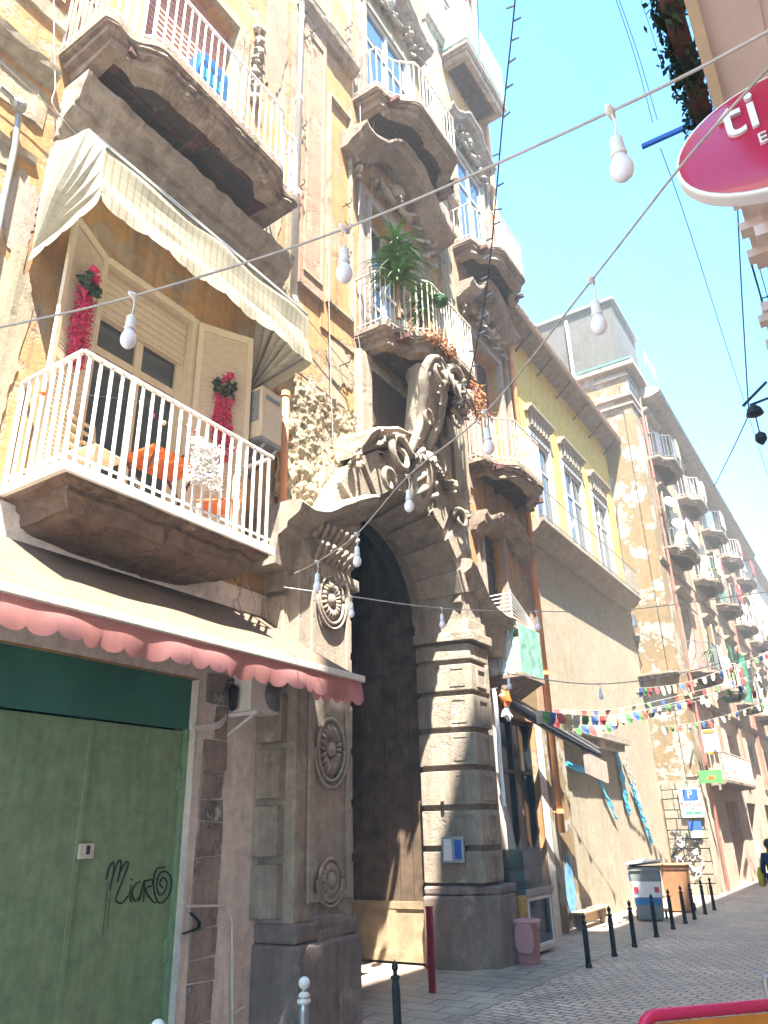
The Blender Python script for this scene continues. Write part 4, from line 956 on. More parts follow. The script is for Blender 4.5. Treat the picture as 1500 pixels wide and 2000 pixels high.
for i, y in enumerate(bays):
    for a, b in fl:
        mb = MB(); rim(mb, y-.95, y+.95, a, b+.2, X2, X2+.06, .2); mb.sweep([(y-1.15,b+.35),(y+1.15,b+.35)], [(X2,0),(X2+.14,.02),(X2+.28,.10),(X2+.30,.16),(X2,.2)]); mb.build('window_surround', 'cream_plaster', cp)
        window(cp, X2-.28, y-.75, y+.75, a, b, 'frame_grey' if (i+int(a)) % 2 else 'bin_green', 'window_glass', 2, 1)
        if a < 19: balcony(cp, X2, y-1.5, y+1.5, a-.0, .45, .95, .3, 1.05, .16, rail='ivory_metal' if i % 2 else 'grey_metal', beams=False)
    for a, b in fl:
        random.seed(int(i*7+a)); cm_ = random.choice(['shutter_beige','bin_green','shutter_pink','frame_cream','white_metal'])
        for s_ in (-1, 1):
            if random.random() < .7: mb = MB(); d_ = random.uniform(.05,.4); mb.obox((X2+.06+d_*.5, y+s_*(.78+.33), (a+b)/2), (d_*.5,s_*.34,0), (.02,0,0), (0,0,(b-a)/2-.05)); mb.build('shutter', cm_, cp)
        if random.random() < .75: mb = MB(); mb.box(X2+.02, X2+.38, y+1.25, y+1.95, a+1.2, a+1.75); mb.build('cooling_unit', 'white_plastic', cp, bevel=.02)
        if random.random() < .7: mb = MB(); mb.tube([(X2+.1,y+1.3,a+2.9),(X2+.5,y+.2,a+2.4),(X2+.1,y-1.6,a+3.0)], .02, 4); mb.build('loose_cable', 'wire_dark', cp)
        for q_ in range(random.choice((1,1,2,3))): mb = MB(); mb.obox((X2+1.0, y+random.uniform(-.8,.5), a+.65), (.02,0,0), (0,random.uniform(.25,.6),0), (0,0,.42)); mb.jitter(.05,3); mb.build('hung_cloth', random.choice(['label_white','frame_cream','flag_yellow','pastel_blue','shutter_beige','flag_red','grey_metal']), cp)
    mb = MB(); mb.box(X2, X2+.09, y+2.25, y+2.85, 3.6, 19.2); mb.build('pilaster', 'pink_plaster', cp)
mb = MB(); mb.sweep([(Y2+.1,6.3),(55.8,6.3)], [(X2,0),(X2+.12,.0),(X2+.2,.14),(X2,.2)]); mb.sweep([(Y2+.1,11.4),(55.8,11.4)], [(X2,0),(X2+.08,.0),(X2+.12,.12),(X2,.16)]); mb.build('string_course', 'stone_trim', cp)
mb = MB()        # tuff masonry of the corner's ground floor
random.seed(9); z = 0
while z < 3.3:
    h = random.uniform(.26,.42); x = -7.0
    while x < X2:
        ww = random.uniform(.3,.6); mb.box(x+.01, min(x+ww-.02, X2+.03), Y2-.05-random.uniform(0,.03), Y2+.02, z+.01, z+h-.02); x += ww
    z += h
mb.jitter(.02, 5); mb.build('stone_quoin', 'corner_stone', cp, bevel=.02)
mb = MB(); mb.sweep([(30.2,3.35),(36.5,3.35)], [(X2,0),(X2+.5,.03),(X2+.62,.1),(X2+.62,.2),(X2,.22)]); o_ = mb.build('balcony', 'balcony_stone', cp)
railing(o_, [(X2,30.3),(X2+.58,30.3),(X2+.58,36.4),(X2,36.4)], 3.57, .95, .16, 'ivory_metal')
mb = MB()
mb.tube([(X2+.4,29.9,3.4),(X2+.4,29.9,3.2)], .05, 6)
for k in range(4): mb.box(-6.95+k*.28, -6.8+k*.28, Y2-.45, Y2-.02, 7.0, 7.06)
mb.box(-7.1,-5.7,Y2-.5,Y2,7.06,7.14); mb.jitter(.02,4); mb.build('ledge', 'stone_trim', cp)
for k in range(7):
    y = 33+k*3.1; h_ = random.uniform(1.2, 2.4); mb = MB(); mb.bar((X2-.2,y,20.2),(X2-.2,y,20.3+h_),.03)
    for q in range(4): mb.bar((X2-.6,y,20.0+h_-q*.2),(X2+.2,y,20.0+h_-q*.2),.015)
    mb.build('aerial', 'grey_metal', cp)
# graffiti scribbles on the stone corner
mb = MB(); random.seed(21)
for k in range(9):
    cx, cz = random.uniform(-6.8,-5.95), random.uniform(.5,1.9); pts = [(cx+.17*sin(a_*1.3+k)*(.6+.4*sin(a_)), Y2-.10, cz+.14*cos(a_*.9)) for a_ in [i*.5 for i in range(14)]]
    mb.tube(pts, .018, 5)
mb.build('graffiti', 'label_white', cp)
mb = MB()
for k in range(6):
    cx, cz = random.uniform(-6.8,-6.2), random.uniform(.9,2.0); pts = [(cx+.2*sin(a_*1.1+k), Y2-.105, cz+.15*cos(a_*1.4)) for a_ in [i*.5 for i in range(11)]]
    mb.tube(pts, .02, 5)
mb.build('graffiti', 'ink_black', cp)
# ================================================================== HOUSES FURTHER ALONG
def far_house(name, label, x, y0, y1, H, mat, nb, seed, trim='stone_trim'):
    random.seed(seed); t = thing(name, label, 'building'); ys = [y0+(y1-y0)*(k+.5)/nb for k in range(nb)]
    F = [(z, z+2.3) for z in [4.2+4.4*q for q in range(int((H-4.5)/4.4))]]
    hs = [(y-.6, y+.6, a, b, .3) for y in ys for a, b in F] + [(y-1.1, y+1.1, -.3, 2.9, .5) for y in ys]
    mb = MB(); wall(mb, x, y0, y1, -.3, H, hs, step=2); mb.box(x-9, x-.6, y0, y1, -.3, H); mb.box(x-.62, x-.02, y0, y0+.1, -.3, H); mb.build('wall', [mat, 'dark_void'], t)
    for y in ys:
        for a, b in F:
            window(t, x-.25, y-.6, y+.6, a, b, 'frame_grey', 'window_glass', 2, 0)
            balcony(t, x, y-1.2, y+1.2, a, .5, .85, .25, 1, .25, rail='grey_metal', beams=False)
    mb = MB(); mb.sweep([(y0,H),(y1,H)], [(x-.6,-.2),(x+.4,-.1),(x+.55,.05),(x+.5,.2),(x-2,.6)]); mb.build('cornice', trim, t)
    return t
far_house('corner_house', 'cream house with dark shop openings, next beyond the rose palazzo', -5.55, 56.02, 70, 19.2, 'far_plaster', 3, 1)
far_house('tenement_house', 'rose red tenement house, farthest one seen down the street', -5.3, 70.02, 96, 17.5, 'rose_plaster', 5, 2)
far_house('end_house', 'pale end house closing the street far away', -4.8, 96.1, 125, 17.0, 'far_plaster', 5, 4)
# ================================================================== RIGHT SIDE: building above the camera
rb = thing('right_house', 'beige house at top right corner, seen from below with boxed balcony soffits', 'building')
mb = MB()
mb.box(1.0, 4, -10.8, -1.0, -.3, 23.75); mb.box(1.02, 4, -1.0, 2.4, -.3, 27.1); mb.box(1.0, 4, 2.4, 4.8, -.3, 27.5); mb.box(1.03, 4, 4.8, 7.9, -.3, 26.5); mb.box(1.0, 4, 7.9, 12.5, -.3, 23); mb.box(1.02, 4, 12.5, 75, -.3, 21)
mb.build('wall', 'soffit', rb)
mb = MB(); mb.box(.06, 1.0, -1.5, 5.05, 6.5, 6.68)
for x in (.35, .64): mb.box(x, x+.012, -1.5, 5.04, 6.49, 6.5)
bb = mb.build('balcony', 'soffit', rb)
mb = MB(); mb.box(-.005, .06, -1.5, 5.06, 6.46, 6.7); mb.box(.06, 1.0, 5.05, 5.1, 6.46, 6.7); mb.build('edge_trim', 'soffit_trim', bb)
mb = MB(); mb.box(-.0, .05, -1.5, 5.05, 7.6, 7.64)
for k in range(52): mb.box(.02, .035, -1.45+k*.125, -1.435+k*.125, 6.7, 7.6)
mb.build('railing', 'black_metal', bb)
for (y0, y1, z, xe) in ((6.4, 9.2, 8.9, .16), (9.9, 13.0, 11.4, -.02), (14.5, 18.5, 11.5, -.15), (7.0, 9.4, 14.5, .0), (20, 24, 11.8, -.1), (27, 32, 12, -.1)):
    mb = MB(); mb.box(xe, 1.0, y0, y1, z, z+.2)
    for k in range(4): mb.box(xe-.10, 1.0, y0+.1+k*(y1-y0)/4, y0+.35+k*(y1-y0)/4, z-.16, z)
    bb = mb.build('balcony', 'soffit', rb); railing(bb, [(1.0,y0),(xe+.04,y0),(xe+.04,y1),(1.0,y1)], z+.2, 1, .14, 'black_metal')
# ================================================================== AWNINGS
def scallop_awning():
    t = thing('shop_awning', 'sand coloured awning with pink scalloped valance above the green shop door', 'awning', (0,0,0))
    y0, y1 = 1.8, 7.72; xw, xf, zw, zf = X0+.06, -5.30, 4.82, 3.86
    mb = MB(); n = 40; rows = 6; V = []
    for i in range(n+1):
        y = y0+(y1-y0)*i/n
        for k in range(rows+1):
            s = k/rows; yy = min(y, (y1-.12)+.12*s) if i == n else y
            V.append(mb.vert((xw+(xf-xw)*s, yy, zw+(zf-zw)*s-.05*sin(pi*s)+.012*sin(y*5)*sin(pi*s))))
    for i in range(n):
        for k in range(rows): mb.face((V[i*(rows+1)+k], V[(i+1)*(rows+1)+k], V[(i+1)*(rows+1)+k+1], V[i*(rows+1)+k+1]))
    c = mb.build('canvas', 'sand_canvas', t, smooth=True)
    s_ = c.modifiers.new('s', 'SOLIDIFY'); s_.thickness = .006
    mb = MB(); mb.box(xf-.03, xf+.035, y0, y1+.04, zf-.05, zf+.03); mb.build('front_bar', 'ivory_metal', t, bevel=.012)
    mb = MB(); N = 560; A_ = []; B_ = []; C_ = []
    for i in range(N+1):
        y = y0+(y1-y0)*i/N; ph = (y-y0)/.235; fr = ph-math.floor(ph)
        drop = .24+.075*math.sqrt(max(0, 1-(2*fr-1)**2)); wob = .035*sin(y*4.1)+.02*sin(y*11)
        A_.append(mb.vert((xf-.01, y, zf-.05))); B_.append(mb.vert((xf+.02+wob*.6, y, zf-.17))); C_.append(mb.vert((xf+.02+wob*1.6, y, zf-drop)))
    for i in range(N): mb.face((A_[i],A_[i+1],B_[i+1],B_[i])); mb.face((B_[i],B_[i+1],C_[i+1],C_[i]))
    # short return of the valance at the right end
    P = []
    for i in range(41):
        s = i/40; fr = (s*5) % 1; P.append((mb.vert((xf+(xw-xf)*.55*s, y1+.01, zf-.05+(zw-zf)*.55*s)), mb.vert((xf+(xw-xf)*.55*s, y1+.02+.02*sin(s*14), zf-.27+(zw-zf)*.55*s*.3-.06*math.sqrt(max(0,1-(2*fr-1)**2))))))
    for a, b in zip(P, P[1:]): mb.face((a[0],b[0],b[1],a[1]))
    v = mb.build('valance', 'pink_canvas', t, smooth=True)
    mb = MB()
    for y in (2.2, 6.7): mb.bar((X0+.06,y,4.3),(xf+.02,y,zf-.02), .018)
    mb.build('arm', 'ivory_metal', t)
scallop_awning()
def dome_awning():
    t = thing('balcony_awning', 'cream checked hood awning over the lowest balcony, its far end folded like a fan', 'awning')
    y0, y1 = 3.45, 7.0; px, pz = X0+.04, 8.15
    # bars turn about the wall pivots: angle from straight up to below horizontal
    angs = [radians(a) for a in (92, 66, 40, 10)]
    mb = MB(); n = 36; rows = len(angs)*5
    def R(a): return 1.12+.58*max(0, sin(a))**1.4
    prof = []
    for j in range(rows+1):
        f = j/rows*(len(angs)-1); i = min(int(f), len(angs)-2); fr = f-i; a = angs[i]+(angs[i+1]-angs[i])*fr
        r = R(a)*(1-.07*sin(pi*fr)); prof.append((px+r*cos(a), pz+r*sin(a)))
    V = []
    for i in range(n+1):
        y = y0+(y1-y0)*i/n
        for j, (x, z) in enumerate(prof): V.append(mb.vert((x+.03*noise.noise(Vector((y*1.6,j*.5,0))), y, z+.045*noise.noise(Vector((y*1.3,j*.35,4)))-.03*abs(sin(y*1.8))*(j/rows))))
    m_ = rows+1
    for i in range(n):
        for j in range(rows): mb.face((V[i*m_+j], V[(i+1)*m_+j], V[(i+1)*m_+j+1], V[i*m_+j+1]))
    for yy, e in ((y0, 0), (y1, n)):      # pleated fan gussets at both ends
        for j in range(rows):
            s0, s1 = V[e*m_+j], V[e*m_+j+1]; k0 = [mb.vert((px+(prof[q][0]-px)*.5, yy+(.05 if q % 3 == 1 else -.03)*(1 if e else -1), pz+(prof[q][1]-pz)*.5)) for q in (j, j+1)]
            pv = mb.vert((px, yy, pz)); mb.face((s0, s1, k0[1], k0[0])); mb.face((k0[0], k0[1], pv))
    cv = mb.build('canvas', 'checked_canvas', t, smooth=False)
    mb = MB(); xf, zf = prof[-1]; A_ = []; B_ = []
    N = 300
    for i in range(N+1):
        y = y0+(y1-y0)*i/N; fr = ((y-y0)/.30) % 1; wob = .03*sin(y*6.3)
        A_.append(mb.vert((xf+.004, y, zf+.01))); B_.append(mb.vert((xf+.03+wob, y, zf-.12-.04*math.sqrt(max(0,1-(2*fr-1)**2)))))
    for i in range(N): mb.face((A_[i],A_[i+1],B_[i+1],B_[i]))
    for yy, sg in ((y0,-1),(y1,1)):
        A_ = []; B_ = []
        for i in range(81):
            s = i/80; fr = (s*4) % 1; A_.append(mb.vert((px+(xf-px)*s, yy+.006*sg, pz+(zf-pz)*s+.01))); B_.append(mb.vert((px+(xf-px)*s, yy+.02*sg, pz+(zf-pz)*s-.13-.04*math.sqrt(max(0,1-(2*fr-1)**2)))))
        for i in range(80): mb.face((A_[i],A_[i+1],B_[i+1],B_[i]))
    mb.build('valance', 'checked_canvas', t, smooth=True)
    mb = MB()
    for a in angs[1:]:
        r = R(a)-.015; p = [(px,y0+.02,pz),(px+r*cos(a),y0+.02,pz+r*sin(a)),(px+r*cos(a),y1-.02,pz+r*sin(a)),(px,y1-.02,pz)]
        for u_, v_ in zip(p, p[1:]): mb.bar(u_, v_, .012)
    mb.build('frame', 'grey_metal', t)
dome_awning()
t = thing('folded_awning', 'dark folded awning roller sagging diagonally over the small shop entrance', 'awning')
mb = MB(); P0, P1 = Vector((X0+.1,14.75,4.75)), Vector((-6.0,18.9,3.75)); mb.tube([P0,P1], .05, 8); mb.bar(P0+Vector((0,0,.12)), P1+Vector((0,0,.12)), .02); mb.build('roller', 'grey_metal', t)
mb = MB(); mb.tube(cable([P0+Vector((.03,0,-.08)), P0.lerp(P1,.4)+Vector((.03,0,-.14)), P0.lerp(P1,.75)+Vector((.02,0,-.12)), P1+Vector((0,0,-.05))]), .07, 8); mb.build('canvas', 'black_metal', t)
mb = MB(); mb.obox(P1+Vector((.0,-.35,-.35)), (.01,0,0), Vector((.12,.45,-.11)), (0,0,.25)); mb.build('shadow_quad', 'grey_plaster', t)  # grey quad stands in for the shadow below the roller, no awning part
# ================================================================== AC UNITS
t = thing('air_conditioner', 'white outdoor cooling unit with round fan grille on brackets beneath the pink valance', 'air conditioner', (-6.58,7.32,3.50))
mb = MB(); mb.box(-.14,.17,-.38,.38,0,.46); b_ = mb.build('casing', 'white_plastic', t, bevel=.02)
mb = MB(); mb.lathe([(.20,0),(.20,.012),(.05,.012)], (.171,.08,.23), 24, axis='X'); 
for k in range(9):
    mb.tube([(.19,.08+(.03+.018*k)*cos(a_),.23+(.03+.018*k)*sin(a_)) for a_ in [2*pi*i/24 for i in range(25)]], .004, 4)
mb.build('fan_grille', 'grey_metal', t)
mb = MB()
for y in (-.34,.34): mb.bar((-.24,y,-.03),(.26,y,-.03), .022); mb.bar((-.24,y,-.28),(.2,y,-.05), .014); mb.bar((-.24,y,-.3),(-.24,y,.1), .018)
mb.build('bracket', 'white_plastic', t)
mb = MB()
for k in range(3): mb.tube(cable([(-.2,-.40,-.02-.03*k),(-.12,-.6,-.14-.03*k),(-.14,-.85,-.2-.02*k),(-.14,-1.0,-.2-.02*k)]), .014, 6)
mb.build('pipe', 'white_plastic', t)
t = thing('air_conditioner', 'beige air conditioner box with dark louvred side, on wall right of the open shutter', 'air conditioner', (-6.46,7.12,7.12))
mb = MB(); mb.box(-.3,.24,-.42,.02,0,.80); mb.build('casing', 'shutter_beige', t, bevel=.02)
mb = MB(); mb.box(-.26,.19,-.432,-.421,.26,.74); mb.box(.242,.252,-.34,-.05,.62,.68)
mb.build('grille', 'bin_grey', t)
mb = MB(); mb.box(-.3,.24,-.42,.02,-.06,-.005); mb.bar((-.3,-.3,-.35),(.2,-.3,-.06),.02); mb.bar((-.3,-.05,-.35),(.2,-.05,-.06),.02); mb.build('bracket', 'grey_metal', t)
# ================================================================== BALCONY FURNITURE
def chair(loc, rz, label, mat='chair_wood', seat='chair_wood', hb=1.0):
    t = thing('chair', label, 'chair', loc, None, rz)
    for x in (-.19,.19):
        for y in (-.19,.19):
            mb = MB(); mb.bar((x*1.05,y*1.05,0),(x,y,.44 if y < 0 else .44), .02); mb.build('leg', mat, t)
    mb = MB(); mb.box(-.22,.22,-.22,.22,.44,.475); mb.build('seat', seat, t, bevel=.012)
    mb = MB()
    for x in (-.19,.19): mb.tube([(x,.2,.46),(x,.22,.72),(x*.95,.27,hb)], .018, 6)
    for z in (.60,.72,.84,.95): mb.tube([(-.19,.215+(z-.46)*.08,z),(0,.255+(z-.46)*.08,z+.015),(.19,.215+(z-.46)*.08,z)], .022, 6)
    mb.build('backrest', mat, t); return t
ZB = 5.34
chair((-6.32,4.30,ZB), radians(100), 'pale wooden ladder back chair at left end of lowest balcony')
chair((-6.2,6.0,ZB), radians(-60), 'folding chair with orange seat at right end of lowest balcony', seat='orange_wood')
t = thing('folding_table', 'orange topped folding table standing on the lowest balcony between two chairs', 'table', (-6.28,5.15,ZB))
mb = MB()
for k in range(6): mb.box(-.3,.3,-.38+k*.128,-.38+k*.128+.115,.70,.73)
mb.build('tabletop', 'orange_wood', t)
for s_ in (-1,1):
    mb = MB(); mb.bar((-.25*s_,-.3,0),(.25*s_,-.3,.7),.012); mb.bar((-.25*s_,.3,0),(.25*s_,.3,.7),.012); mb.build('leg', 'rusty_iron', t)
t = thing('book_stand', 'dark red open box lying on the orange balcony table', 'box', (-6.28,5.25,ZB+.732))
mb = MB(); mb.box(-.12,.12,-.14,.14,0,.06); mb.obox((0,.18,.12),(.12,0,0),(0,.02,.1),(0,.012,-.003)); mb.build('box_body', 'iron_beam', t)
# white flower garland on the rail, pink flower hangings on the shutters
def flower_cascade(loc, w_, h_, d, label, petals, top=True, nrm=(1,0,0), along=(0,1,0), n=1500, s=.017):
    t = thing('flower_garland', label, 'flowers', loc); al = Vector(along).normalized(); nr = Vector(nrm).normalized()
    mb = MB()
    for k in range(n):
        z = -random.random()**.9*h_; ww = w_*(.5 if z > -.1 else .42+.06*sin(z*9)); a_ = random.uniform(-ww, ww); dd = random.uniform(0, d)
        if abs(a_) > ww*.12 or petals != 'flower_pink' or random.random() > .6:
            c = al*a_+nr*dd+Vector((0,0,z)); u = Vector((random.uniform(-1,1),random.uniform(-1,1),random.uniform(-1,1))).normalized(); v = u.orthogonal().normalized()
            mb.poly([c-u*s-v*s*.5, c+u*s-v*s*.5, c+u*s+v*s*.5, c-u*s+v*s*.5])
    mb.build('blossom', petals, t)
    if top:
        mb = MB()
        for k in range(60):
            c = al*random.uniform(-w_*.5,w_*.5)+nr*random.uniform(.02,d*1.4)+Vector((0,0,random.uniform(-.02,.22)*(1))); u = Vector((random.uniform(-1,1),random.uniform(-1,1),random.uniform(-.6,.8))).normalized(); v = u.orthogonal().normalized()
            mb.poly([c-u*.06, c+v*.03, c+u*.06, c-v*.03])
        mb.build('leaves', 'leaf_dark', t)
        mb = MB()
        for q in (-.03,.05): mb.blob(al*q+nr*d*1.2+Vector((0,0,.24+q)), .055, nz=.6)
        mb.build('rose', 'flower_pink', t)
    return t
random.seed(4)
flower_cascade(S1[1]+S1[2]*.40+S1[3]*-.03+Vector((0,0,7.85)), .34, .98, .10, 'pink hanging blossom with leaves, fixed on the left open shutter', 'flower_pink', nrm=-S1[3], along=S1[2])
flower_cascade(S2[1]+S2[2]*.40+S2[3]*.03+Vector((0,0,7.62)), .30, .98, .09, 'pink hanging blossom with leaves, fixed on the right open shutter', 'flower_pink', nrm=S2[3], along=S2[2])
flower_cascade((-5.77,5.28,6.22), .46, .55, .12, 'white blossom garland draped over the white balcony rail', 'petal_white', top=False, n=1700, s=.017)
t = thing('lantern_string', 'thin string of small coloured paper balls tied along the balcony rail', 'lantern string')
mb = MB(); pts = [atx(u,v,-6.0) for u,v in ((82,765),(150,770),(275,785),(298,812),(320,826),(368,832),(382,845),(425,890),(456,878))]; mb.tube(cable(pts), .003, 4); mb.build('cord', 'wire_dark', t)
for (u,v,m_) in ((85,768,'orange_wood'),(276,786,'pastel_blue'),(298,812,'label_red'),(320,826,'flag_yellow'),(368,832,'pastel_blue'),(382,843,'label_red'),(456,878,'label_red')):
    mb = MB(); mb.lathe([(.001,-.028),(.02,-.02),(.028,0),(.02,.02),(.001,.028)], atx(u,v,-6.0), 10); mb.build('paper_ball', m_, t)
t = thing('tote_bag', 'shiny blue bag leaning behind the rail of the upper left balcony', 'bag', (-5.95,5.0,11.33))
mb = MB(); mb.box(-.15,.15,-.27,.27,0,.95); mb.jitter(.05,4); mb.build('bag_body', 'blue_bag', t, bevel=.06)
mb = MB(); mb.box(-.17,.155,-.22,.2,.40,.62); mb.jitter(.04,4); mb.build('light_panel', 'cyan_cloth', t, bevel=.02)
t = thing('crate', 'grey louvred crate on right end of the upper left balcony', 'crate', (-6.3,6.75,11.33))
mb = MB()
for k in range(5): mb.box(-.25,.25,-.18,.18,.02+k*.08,.07+k*.08)
mb.build('slats', 'grey_metal', t); mb = MB(); mb.box(-.22,.22,-.15,.15,0,.42); mb.build('core', 'bin_grey', t)
# ================================================================== PLANTS
def yucca(loc, r, n, label, hh=1.2, mat='yucca_green', name='yucca_plant', pot=True, wl=.034):
    t = thing(name, label, 'plant', loc); mb = MB()
    for k in range(n):
        a_ = random.uniform(0, 2*pi); el = random.uniform(-.6, 1.35); ln = r*random.uniform(.6,1.1); b0 = Vector((0,0,hh*random.uniform(.45,1)))
        d = Vector((cos(a_)*cos(el), sin(a_)*cos(el), sin(el))); sd = d.cross(Vector((0,0,1))).normalized()*wl
        p = b0; prev = (mb.vert(p-sd*.5), mb.vert(p+sd*.5))
        for q in range(1, 6):
            s_ = q/5; p = b0+d*ln*s_+Vector((0,0,-.55*ln*s_*s_)); wv = 1-s_*.97 if q > 2 else 1
            cur = (mb.vert(p-sd*wv), mb.vert(p+sd*wv)); mb.face((prev[0],prev[1],cur[1],cur[0])); prev = cur
    mb.build('foliage', mat, t)
    mb = MB(); mb.tube([(0,0,.1),(.02,.01,hh*.5),(0,0,hh*.95)], [.05,.04,.03], 7); mb.build('trunk', 'dry_twig', t)
    if pot:
        mb = MB(); mb.lathe([(.12,0),(.17,.26),(.19,.27),(.19,.30),(.15,.30)], (0,0,0), 14); mb.build('pot', 'terracotta', t)
    return t
random.seed(8)
yucca((-5.95,10.05,10.95), .82, 190, 'large spiky yucca on the centre balcony, the taller one', 2.0, pot=False, wl=.04)
yucca((-5.80,10.85,10.95), .62, 120, 'lower spiky yucca drooping over the centre balcony rail', 1.35, pot=False)
t = thing('topiary_ball', 'round green topiary ball hanging off the centre balcony rail', 'plant', (-5.48,10.95,11.85))
mb = MB()
for k in range(900):
    d = Vector((random.gauss(0,1),random.gauss(0,1),random.gauss(0,1))).normalized(); c = d*.13*random.uniform(.85,1.05); u = d.orthogonal().normalized()*.014; v = d.cross(u)
    mb.poly([c-u-v, c+u-v, c+u+v+d*.012, c-u+v])
mb.blob((0,0,0), .12, nz=.05); mb.build('foliage', 'topiary', t); mb = MB(); mb.bar((0,0,.1),(-.1,0,.36),.004); mb.build('cord', 'wire_dark', t)
def dry(loc, ext, n, label):
    t = thing('dry_plant', label, 'plant', loc); mb = MB()
    for k in range(n):
        c = Vector((random.uniform(-1,1)*ext[0], random.uniform(-1,1)*ext[1], random.uniform(-1,1)*ext[2])); u = Vector((random.uniform(-1,1),random.uniform(-1,1),random.uniform(-1,1))).normalized(); v = u.orthogonal().normalized()
        mb.poly([c-u*.045, c+v*.02, c+u*.045, c-v*.02])
        if k % 6 == 0: mb.bar(c, c+u*.16, .004)
    mb.build('foliage', 'dry_leaf', t)
dry((-5.56,11.0,10.85), (.13,.5,.10), 260, 'withered orange plant on the left edge of the centre balcony slab')
dry((-5.58,12.55,10.35), (.16,.30,.36), 330, 'withered orange plant tumbling from right end of centre balcony')
for (y, z, lb) in ((31.8,7.45,'small bright green plant on the lowest balcony nearest the peeling corner'),(36.6,7.45,'small bright green plant on the second low balcony of rose palazzo')):
    yucca((X2+.7,y,z), .75, 90, lb, 1.1, 'yucca_green', 'potted_plant', True, .03)
# roof weeds
t = thing('roof_weeds', 'orange brown weeds growing along the roof edge of the rose palazzo', 'plant'); mb = MB()
for k in range(700):
    y = random.uniform(36,53); c = Vector((X2+.55, y, 19.8+random.uniform(0,.9)*abs(noise.noise(Vector((y*.6,0,0))))*2)); u = Vector((random.uniform(-1,1),random.uniform(-1,1),random.uniform(0,1))).normalized(); v = u.orthogonal().normalized()
    mb.poly([c-u*.14, c+v*.06, c+u*.14, c-v*.06])
mb.build('foliage', 'dry_leaf', t)
# hanging planter on the balcony at top right
t = thing('ivy_planter', 'dark trailing ivy with red pot hanging off the balcony edge, top right', 'plant', (-.12,4.25,6.95))
mb = MB()
for k in range(2600):
    a_ = random.uniform(-1,1); c = Vector((random.gauss(.02,.05), a_*.66, random.gauss(0,.13)+.10*sin(a_*7))); u = Vector((random.uniform(-1,1),random.uniform(-1,1),random.uniform(-1,1))).normalized(); v = u.orthogonal().normalized()
    mb.poly([c-u*.03, c+v*.018, c+u*.03, c-v*.018])
mb.build('foliage', 'leaf_dark', t); mb = MB(); mb.box(-.02,.1,-.7,.68,-.14,.02); mb.build('trough', 'iron_beam', t)
mb = MB(); mb.lathe([(.05,0),(.08,.12)], (-.0,-.62,.1), 10); mb.build('pot', 'terracotta', t)
# ================================================================== STRING LIGHTS
def bulb_parts(t, p, s=1.0, drop=.12):
    mb = MB(); mb.tube([p, p+Vector((.01,0,-drop*.5)), p+Vector((0,0,-drop))], .004, 5); mb.lathe([(.012,-.02),(.020,-.03),(.022,-.085),(.026,-.09),(.024,-.10)], p+Vector((0,0,-drop+.03)), 12); mb.tube([p+Vector((0,-.03,0)), p, p+Vector((0,.03,0))], [.008,.016,.008], 6); sk = mb.build('bulb', 'white_plastic', t, smooth=True)
    c = p+Vector((0,0,-drop-.07)); mb = MB()
    mb.lathe([(.018,0),(.024,-.012),(.034,-.035),(.036,-.055),(.031,-.075),(.018,-.09),(.004,-.095)], c, 14); mb.build('glass', 'bulb_white', sk, smooth=True)
def festoon(label, ctrl, bulbs, r=.006, mat='wire_pale', group=None, drop=.12):
    t = thing('festoon_light', label, 'string lights'); mb = MB(); mb.tube(cable(ctrl, sub=8), r, 6); mb.build('cord', mat, t)
    for p in bulbs: bulb_parts(t, p, drop=drop)
    return t
b1_ = [at(262,578,3.75), at(672,447,3.45), at(1192,218,2.75)]
festoon('pale cord with three big bulbs crossing the whole view in the foreground', [at(-40,648,4.1)]+b1_+[at(1540,40,2.45)], b1_, .0055)
b2_ = [at(1155,548,3.6), at(948,805,4.6), at(797,930,5.5), at(697,1043,6.2), at(620,1097,6.9)]
festoon('pale cord with bulbs running steeply from the red oval sign down to the portal', [at(1540,90,2.9)]+[at(1340,312,3.2)]+b2_+[at(575,1120,8.8)], b2_, .0055)
b3_ = [at(686,1165,8.6), at(862,1188,9.0), at(1047,1194,9.6), at(1235,1190,10.5)]
festoon('thin level cord with small bulbs strung across in front of the stone portal', [at(555,1147,8.6)]+b3_+[at(1540,1150,11.5)], b3_, .006, drop=.08)
b4_ = [at(992,1315,11.5), at(1171,1336,12.6)]
festoon('lowest thin cord with two small bulbs below the green netted balcony', [at(955,1303,11.2)]+b4_+[at(1350,1310,15), at(1540,1255,19)], b4_, .008, drop=.08)
t = thing('fairy_lights', 'dark twiggy fairy light cable dropping from the sky past the palazzo edge', 'string lights'); pts = cable([at(u,v,9.5) for u,v in ((1008,-20),(1000,60),(985,200),(968,390),(960,480),(945,600),(925,700),(905,790))])
mb = MB(); mb.tube(pts, .009, 5); mb.build('cord', 'wire_dark', t); mb = MB()
for k, p in enumerate(pts[1:-1:2]): mb.bar(p, p+Vector((random.choice((-1,1))*.09,0,random.uniform(-.04,.05))), .008)
mb.build('lamp_stub', 'grey_metal', t)
def wire(label, pts, r, mat='wire_dark'):
    mb = MB(); mb.tube(cable(pts), r, 5); mb.build('overhead_wire', mat, label=label, cat='wire')
wire('thin dark wire slanting down from the top edge, left one of a close pair', [at(1200,-10,14), at(1240,110,14), at(1275,240,14)], .006)
wire('thin dark wire slanting down from the top edge, right one of a close pair', [at(1206,-10,14), at(1246,105,14), at(1284,235,14)], .006)
wire('single thin dark wire right of the close pair at the top edge', [at(1248,-10,14), at(1275,70,14), at(1293,130,14)], .005)
wire('long faint wire sweeping from the blue bar down toward the street end', [at(1290,290,15), at(1340,430,16), at(1420,680,20), at(1500,930,26)], .008)
wire('dark cable hanging beside the right frame edge above the street lamp', [at(1440,395,15), at(1448,560,15), at(1462,800,15)], .012)
